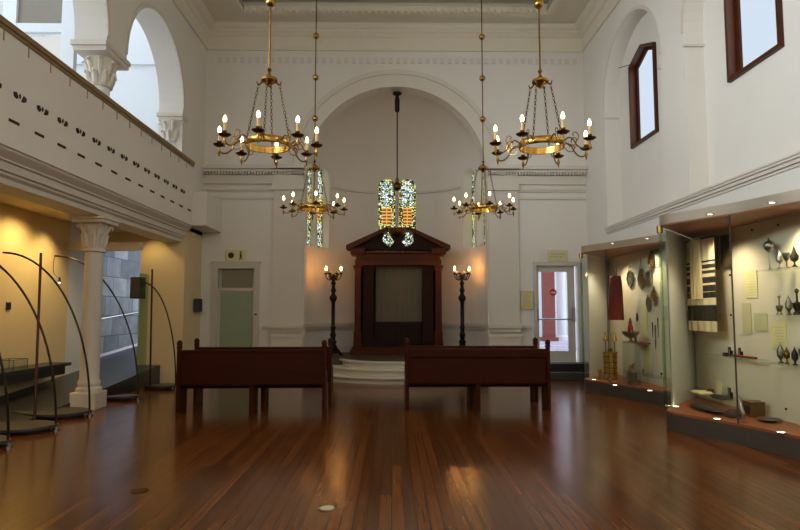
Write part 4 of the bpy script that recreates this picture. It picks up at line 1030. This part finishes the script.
def plate(label, px_, py_, w, h, kind, m='silverdk', chain=True):
    X = 4.86; p = P(px_, py_, 'X', X); t = thing('breastplate', label, 'breastplate', (X, p.y, p.z), group=GB)
    if kind == 'oval': pl = [(w*math.cos(a)*(1+.12*math.cos(6*a)), h*math.sin(a)*(1+.06*math.cos(8*a))) for a in [2*PI*i/36 for i in range(36)]]
    elif kind == 'arch': pl = [(-w, -h), (w, -h), (w, h*.4)]+[(w*math.cos(PI*i/8), h*.4+h*.6*math.sin(PI*i/8)) for i in range(1, 8)]+[(-w, h*.4)]
    else: pl = [(0, -h), (w*.6, -h*.6), (w, -h*.1), (w*.8, h*.4), (w*.3, h*.7), (0, h), (-w*.3, h*.7), (-w*.8, h*.4), (-w, -h*.1), (-w*.6, -h*.6)]
    obj('plate_body', MB().prism(pl, 'X', 0, .012), m, t)
    obj('raised_border', MB().ring(pl, [(a*.82, b*.82) for a, b in pl], 'X', -.012, 0), 'silver', t)
    g = MB()
    for sx, sz in ((0, .35), (.35, 0), (-.35, 0), (0, -.3)): g.ball((-.004, sx*w, sz*h), (.01, w*.22, h*.18), 8, 6)
    obj('relief', g, 'silver' if m == 'silverdk' else 'gold', t, smooth=True)
    if chain:
        zt_ = h+.22; obj('chain', MB().tube([(0, -w*.5, h*.7), (0, 0, zt_)], .005, 5).tube([(0, w*.5, h*.7), (0, 0, zt_)], .005, 5), 'silverdk', t)
    return t
plate('oval silver breastplate nearest the red mantle, hung on a chain', 630, 279, .15, .17, 'oval')
plate('large oval silver breastplate hung on a chain, second from the mantle', 641.5, 279, .16, .19, 'oval', 'silver')
plate('arch-topped dark breastplate touching the large oval one', 648.5, 278.5, .12, .15, 'arch', chain=False)
plate('crown-shaped breastplate low on the board, nearest the case edge', 654.5, 296, .14, .19, 'crown', 'silver', False)
plate('small pointed breastplate below the arch-topped one', 648.5, 303, .11, .17, 'crown', chain=False)
plate('tall greenish ornate plate highest on the board', 651, 261, .14, .2, 'crown', 'brassdk', False)
board('notice', 'grey green panel behind the tall ornate plate', 'panel', 652, 661, 249, 268, 'scarfgrey', group='panels in the farther case', X=4.885)
board('notice', 'narrow yellow panel on the board above the red shelf', 'panel', 640.5, 647, 305, 338, 'paper', group='panels in the farther case', X=4.885)
board('notice', 'yellow panel low on the board, beside the clear stand', 'panel', 644, 652, 345, 370, 'paper', group='panels in the farther case', X=4.885)
GY = 'silver pointers hung on the back board of the farther case'
for px_, py_, L_, lb in ((652.5, 330, .26, 'short dark pointer hung first of the four'), (655.5, 334, .3, 'dark pointer hung second of the four'), (658, 328, .34, 'long silver pointer hung third of the four'), (655.5, 345, .16, 'tiny pointer hung below the others')):
    p = P(px_, py_, 'X', 4.86); t = thing('pointer', lb, 'pointer', (4.86, p.y, p.z), group=GY)
    obj('rod', MB().tube([(0, 0, -L_/2), (0, 0, L_/2)], [.005, .011], 8), 'pewter', t); obj('knob', MB().ball((0, 0, L_*.1), .016, 8, 6).ball((0, 0, L_/2), .016, 8, 6), 'silverdk', t, smooth=True)
p = P(637, 317, 'X', 4.87); small('leaf_ornament', 'small dark leaf-shaped ornament on the board above the red shelf', 'ornament', MB().prism([(0, -.08), (.03, 0), (.01, .07), (0, .08), (-.02, .05), (-.03, -.02)], 'X', -.01, .01), 'pewter', (4.87, p.y, p.z), smooth=False)
small('spice_cone', 'little dark cone standing on the red shelf', 'ornament', MB().lathe([(.04, 0), (.02, .06), (.025, .1), (.012, .2), (.003, .25)], seg=12), 'brassdk', (4.77, Y(635.5, 4.77), sa[0]))
# clear stand with the gold figure inside and bowl on top
bx, by, hh = 4.5, 11.32, .78
t = thing('clear_stand', 'clear acrylic block stand beside the gold scroll case', 'stand', (bx, by, D))
obj('block', MB().ring([(-.12, -.14), (.12, -.14), (.12, .14), (-.12, .14)], [(-.11, -.13), (.11, -.13), (.11, .13), (-.11, .13)], 'Z', 0, hh), 'acrylic', t); obj('top_sheet', MB().box(-.12, .12, -.14, .14, hh, hh+.01), 'acrylic', t)
t = thing('footed_bowl', 'shallow gilded bowl on top of the clear stand', 'bowl', (bx, by, D+hh+.012))
obj('foot', MB().lathe([(.07, 0), (.06, .015), (.025, .03), (.03, .06)], seg=18), 'gold', t, smooth=True); obj('dish', MB().lathe([(.03, .06), (.09, .09), (.145, .14), (.16, .18), (.15, .185), (.09, .11), (.0, .09)], seg=24), 'silverdk', t, smooth=True)
g = MB()
for k in range(10):
    a = 2*PI*k/10; g.ball((.145*math.cos(a), .145*math.sin(a), .19), .018, 6, 5)
obj('rim_ornament', g, 'gold', t, smooth=True)
small('pointed_bottle', 'dark red pointed bottle standing in the gilded bowl', 'bottle', MB().lathe([(.04, .09), (.055, .15), (.05, .27), (.03, .3), (.035, .34), (.012, .42), (.003, .44)], seg=14), 'velvet', (bx, by, D+hh+.026))
p2 = P(631, 360, 'X', 4.55); t = thing('gold_figure', 'little gold animal figure inside the clear stand', 'figurine', (bx, by, D+.22))
obj('body', MB().ball((0, 0, .1), (.04, .08, .045), 12, 8).ball((0, -.09, .15), (.025, .035, .03), 10, 6).tube([(0, -.06, .11), (0, -.085, .15)], .022, 8), 'gold', t, smooth=True)
for sx in (-1, 1):
    for sy in (-1, 1): obj('leg', MB().tube([(sx*.02, sy*.05, .09), (sx*.022, sy*.055, 0)], .01, 6), 'gold', t)
obj('pedestal', MB().box(-.06, .06, -.1, .1, -.22, 0), 'silverdk', t)
# gold cylindrical scroll case with finials
gx, gy = 4.42, 12.2
t = thing('scroll_case', 'tall gold cylindrical scroll case with domed top on the deck', 'scroll case', (gx, gy, D))
obj('cylinder', MB().lathe([(.14, 0), (.15, .02), (.13, .04), (.13, .5), (.145, .52), (.145, .545), (0, .545)], seg=12), 'gold', t)
obj('dome', MB().lathe([(.05, .545), (.045, .59), (.025, .62), (.0, .63)], seg=18), 'brassdk', t, smooth=True)
for z in (.12, .23, .34, .45): obj('band', MB().torus((0, 0, z), .132, .009, None, 24, 6), 'brassdk', t, smooth=True)
for sy, dx, lb in ((.06, -.09, 'gold bell-topped finial on the scroll case, towards the wall corner'), (-.03, .11, 'gold bell-topped finial on the scroll case, towards the bowl')):
    t = thing('finial', lb, 'finial', (gx+dx*.8, gy+sy*.8, D+.5465), group='finials on the gold scroll case')
    obj('stem', MB().tube([(0, 0, 0), (0, 0, .3)], .01, 8), 'brassdk', t); obj('bell', MB().lathe([(.05, .22), (.045, .25), (.03, .3), (.02, .36), (.004, .42)], seg=14), 'gold', t, smooth=True)
GG = 'small cups on the deck of the farther case'
for px_, py_, m_, kd, s_, lb in ((600, 379, 'gold', 'goblet', 1.15, 'gold goblet in the tip of the farther case'), (605.5, 380.5, 'silver', 'cup', .6, 'small silver cup between the gold goblet and the scroll case'), (610, 384, 'silver', 'goblet', .62, 'small silver goblet before the gold scroll case')):
    p = P(px_, py_, 'Z', D); t = thing('goblet', lb, 'goblet', (p.x, p.y, D), group=GG); pr = PR[kd]
    obj('foot', MB().lathe([(r_*s_, h_*s_) for r_, h_ in pr[:5]], seg=14), m_, t, smooth=True); obj('bowl', MB().lathe([(r_*s_, h_*s_) for r_, h_ in pr[4:]], seg=14), m_, t, smooth=True)
for px_, m_, kd, s_, lb in ((641, 'silverdk', 'cup', .4, 'tiny dark cup on the low glass shelf of the farther case'), (650, 'silver', 'thin', .35, 'tiny silver holder mid-way along the low glass shelf of the farther case'), (659, 'pewter', 'goblet', .4, 'tiny dark goblet at the near end of the low glass shelf of the farther case')):
    vessel('trinket', lb, 'trinket', px_, sb[0], 4.76, kd, m_, s_, 'trinkets on the low glass shelf')

# ================================================================== LIGHT
wd = bpy.data.worlds.new('world'); sc.world = wd; wd.use_nodes = True
bg = wd.node_tree.nodes['Background']; bg.inputs[0].default_value = (.80, .86, 1.0, 1); bg.inputs[1].default_value = 2.0
def area(name, loc, rot, sx, sy, power, col):
    l = bpy.data.lights.new(name, 'AREA'); l.shape = 'RECTANGLE'; l.size = sx; l.size_y = sy; l.energy = power; l.color = col
    o = bpy.data.objects.new(name, l); C.objects.link(o); o.location = loc; o.rotation_euler = rot; return o
def spot(name, loc, target, power, col, ang=80, blend=.6, r=.05):
    l = bpy.data.lights.new(name, 'SPOT'); l.energy = power; l.color = col; l.spot_size = math.radians(ang); l.spot_blend = blend; l.shadow_soft_size = r
    o = bpy.data.objects.new(name, l); C.objects.link(o); o.location = loc
    o.rotation_euler = (Vector(target)-Vector(loc)).to_track_quat('-Z', 'Y').to_euler(); return o
# daylight through the gallery's outer windows, and an added warm fill behind the viewer
area('gallery_daylight', (-8.85, 1.2, 6.6), (0, -PI/2, 0), 3.6, 9, 2050, (.82, .92, 1.0))
area('gallery_window_daylight', (-8.85, 10, 6.6), (0, -PI/2, 0), 3, 7, 130, (.78, .9, 1.0))
area('rear_fill', (0, -3.9, 6.0), (PI/2, 0, 0), 7, 4, 160, (1.0, .92, .8))
for c in (12.15, 8.36, 4.5):
    area('window_daylight', (5.33, c, 6.1), (0, PI/2, 0), 1.6, 1.0, 8, (.85, .92, 1.0))
# warm lamps under the gallery
for y in (5, 8, 10.6):
    spot('aisle_lamp', (-6.0, y, 3.4), (-6.75, y, 1.2), 95, (1, .7, .27), 130, .8, .08)
spot('aisle_lamp', (-6.1, 11.6, 3.4), (-6.8, 11.5, 1.4), 60, (1, .7, .27), 95, .8, .08)
spot('pier_lamp', (-5.5, 13.3, 3.4), (-5.3, 13.8, 1.5), 16, (1, .72, .3), 120, .8, .06)
# lamps of the display cases
for x, y in ((4.45, 12.4), (4.7, 11.0), (4.4, 8.3), (4.62, 7.0)):
    spot('case_lamp', (x, y, 2.74), (4.8, y-.1, .6), 60, (1, .83, .58), 120, .8, .05)
for x, y, e_ in ((4.72, 10.55, 5), (4.72, 6.55, 9), (4.3, 8.2, 4)):
    spot('deck_lamp', (x, y, .28), (4.93, y-.05, 1.2), e_, (1, .86, .6), 100, .9, .03)

# ------------------------------------------------------------------ render look
sc.view_settings.view_transform = 'Standard'; sc.view_settings.look = 'None'; sc.view_settings.gamma = 1; sc.view_settings.exposure = .1
sc.view_settings.use_curve_mapping = False
sc.cycles.max_bounces = 8; sc.cycles.diffuse_bounces = 4; sc.cycles.glossy_bounces = 4; sc.cycles.transparent_max_bounces = 12
sc.cycles.sample_clamp_indirect = 6; sc.cycles.caustics_reflective = False; sc.cycles.caustics_refractive = False
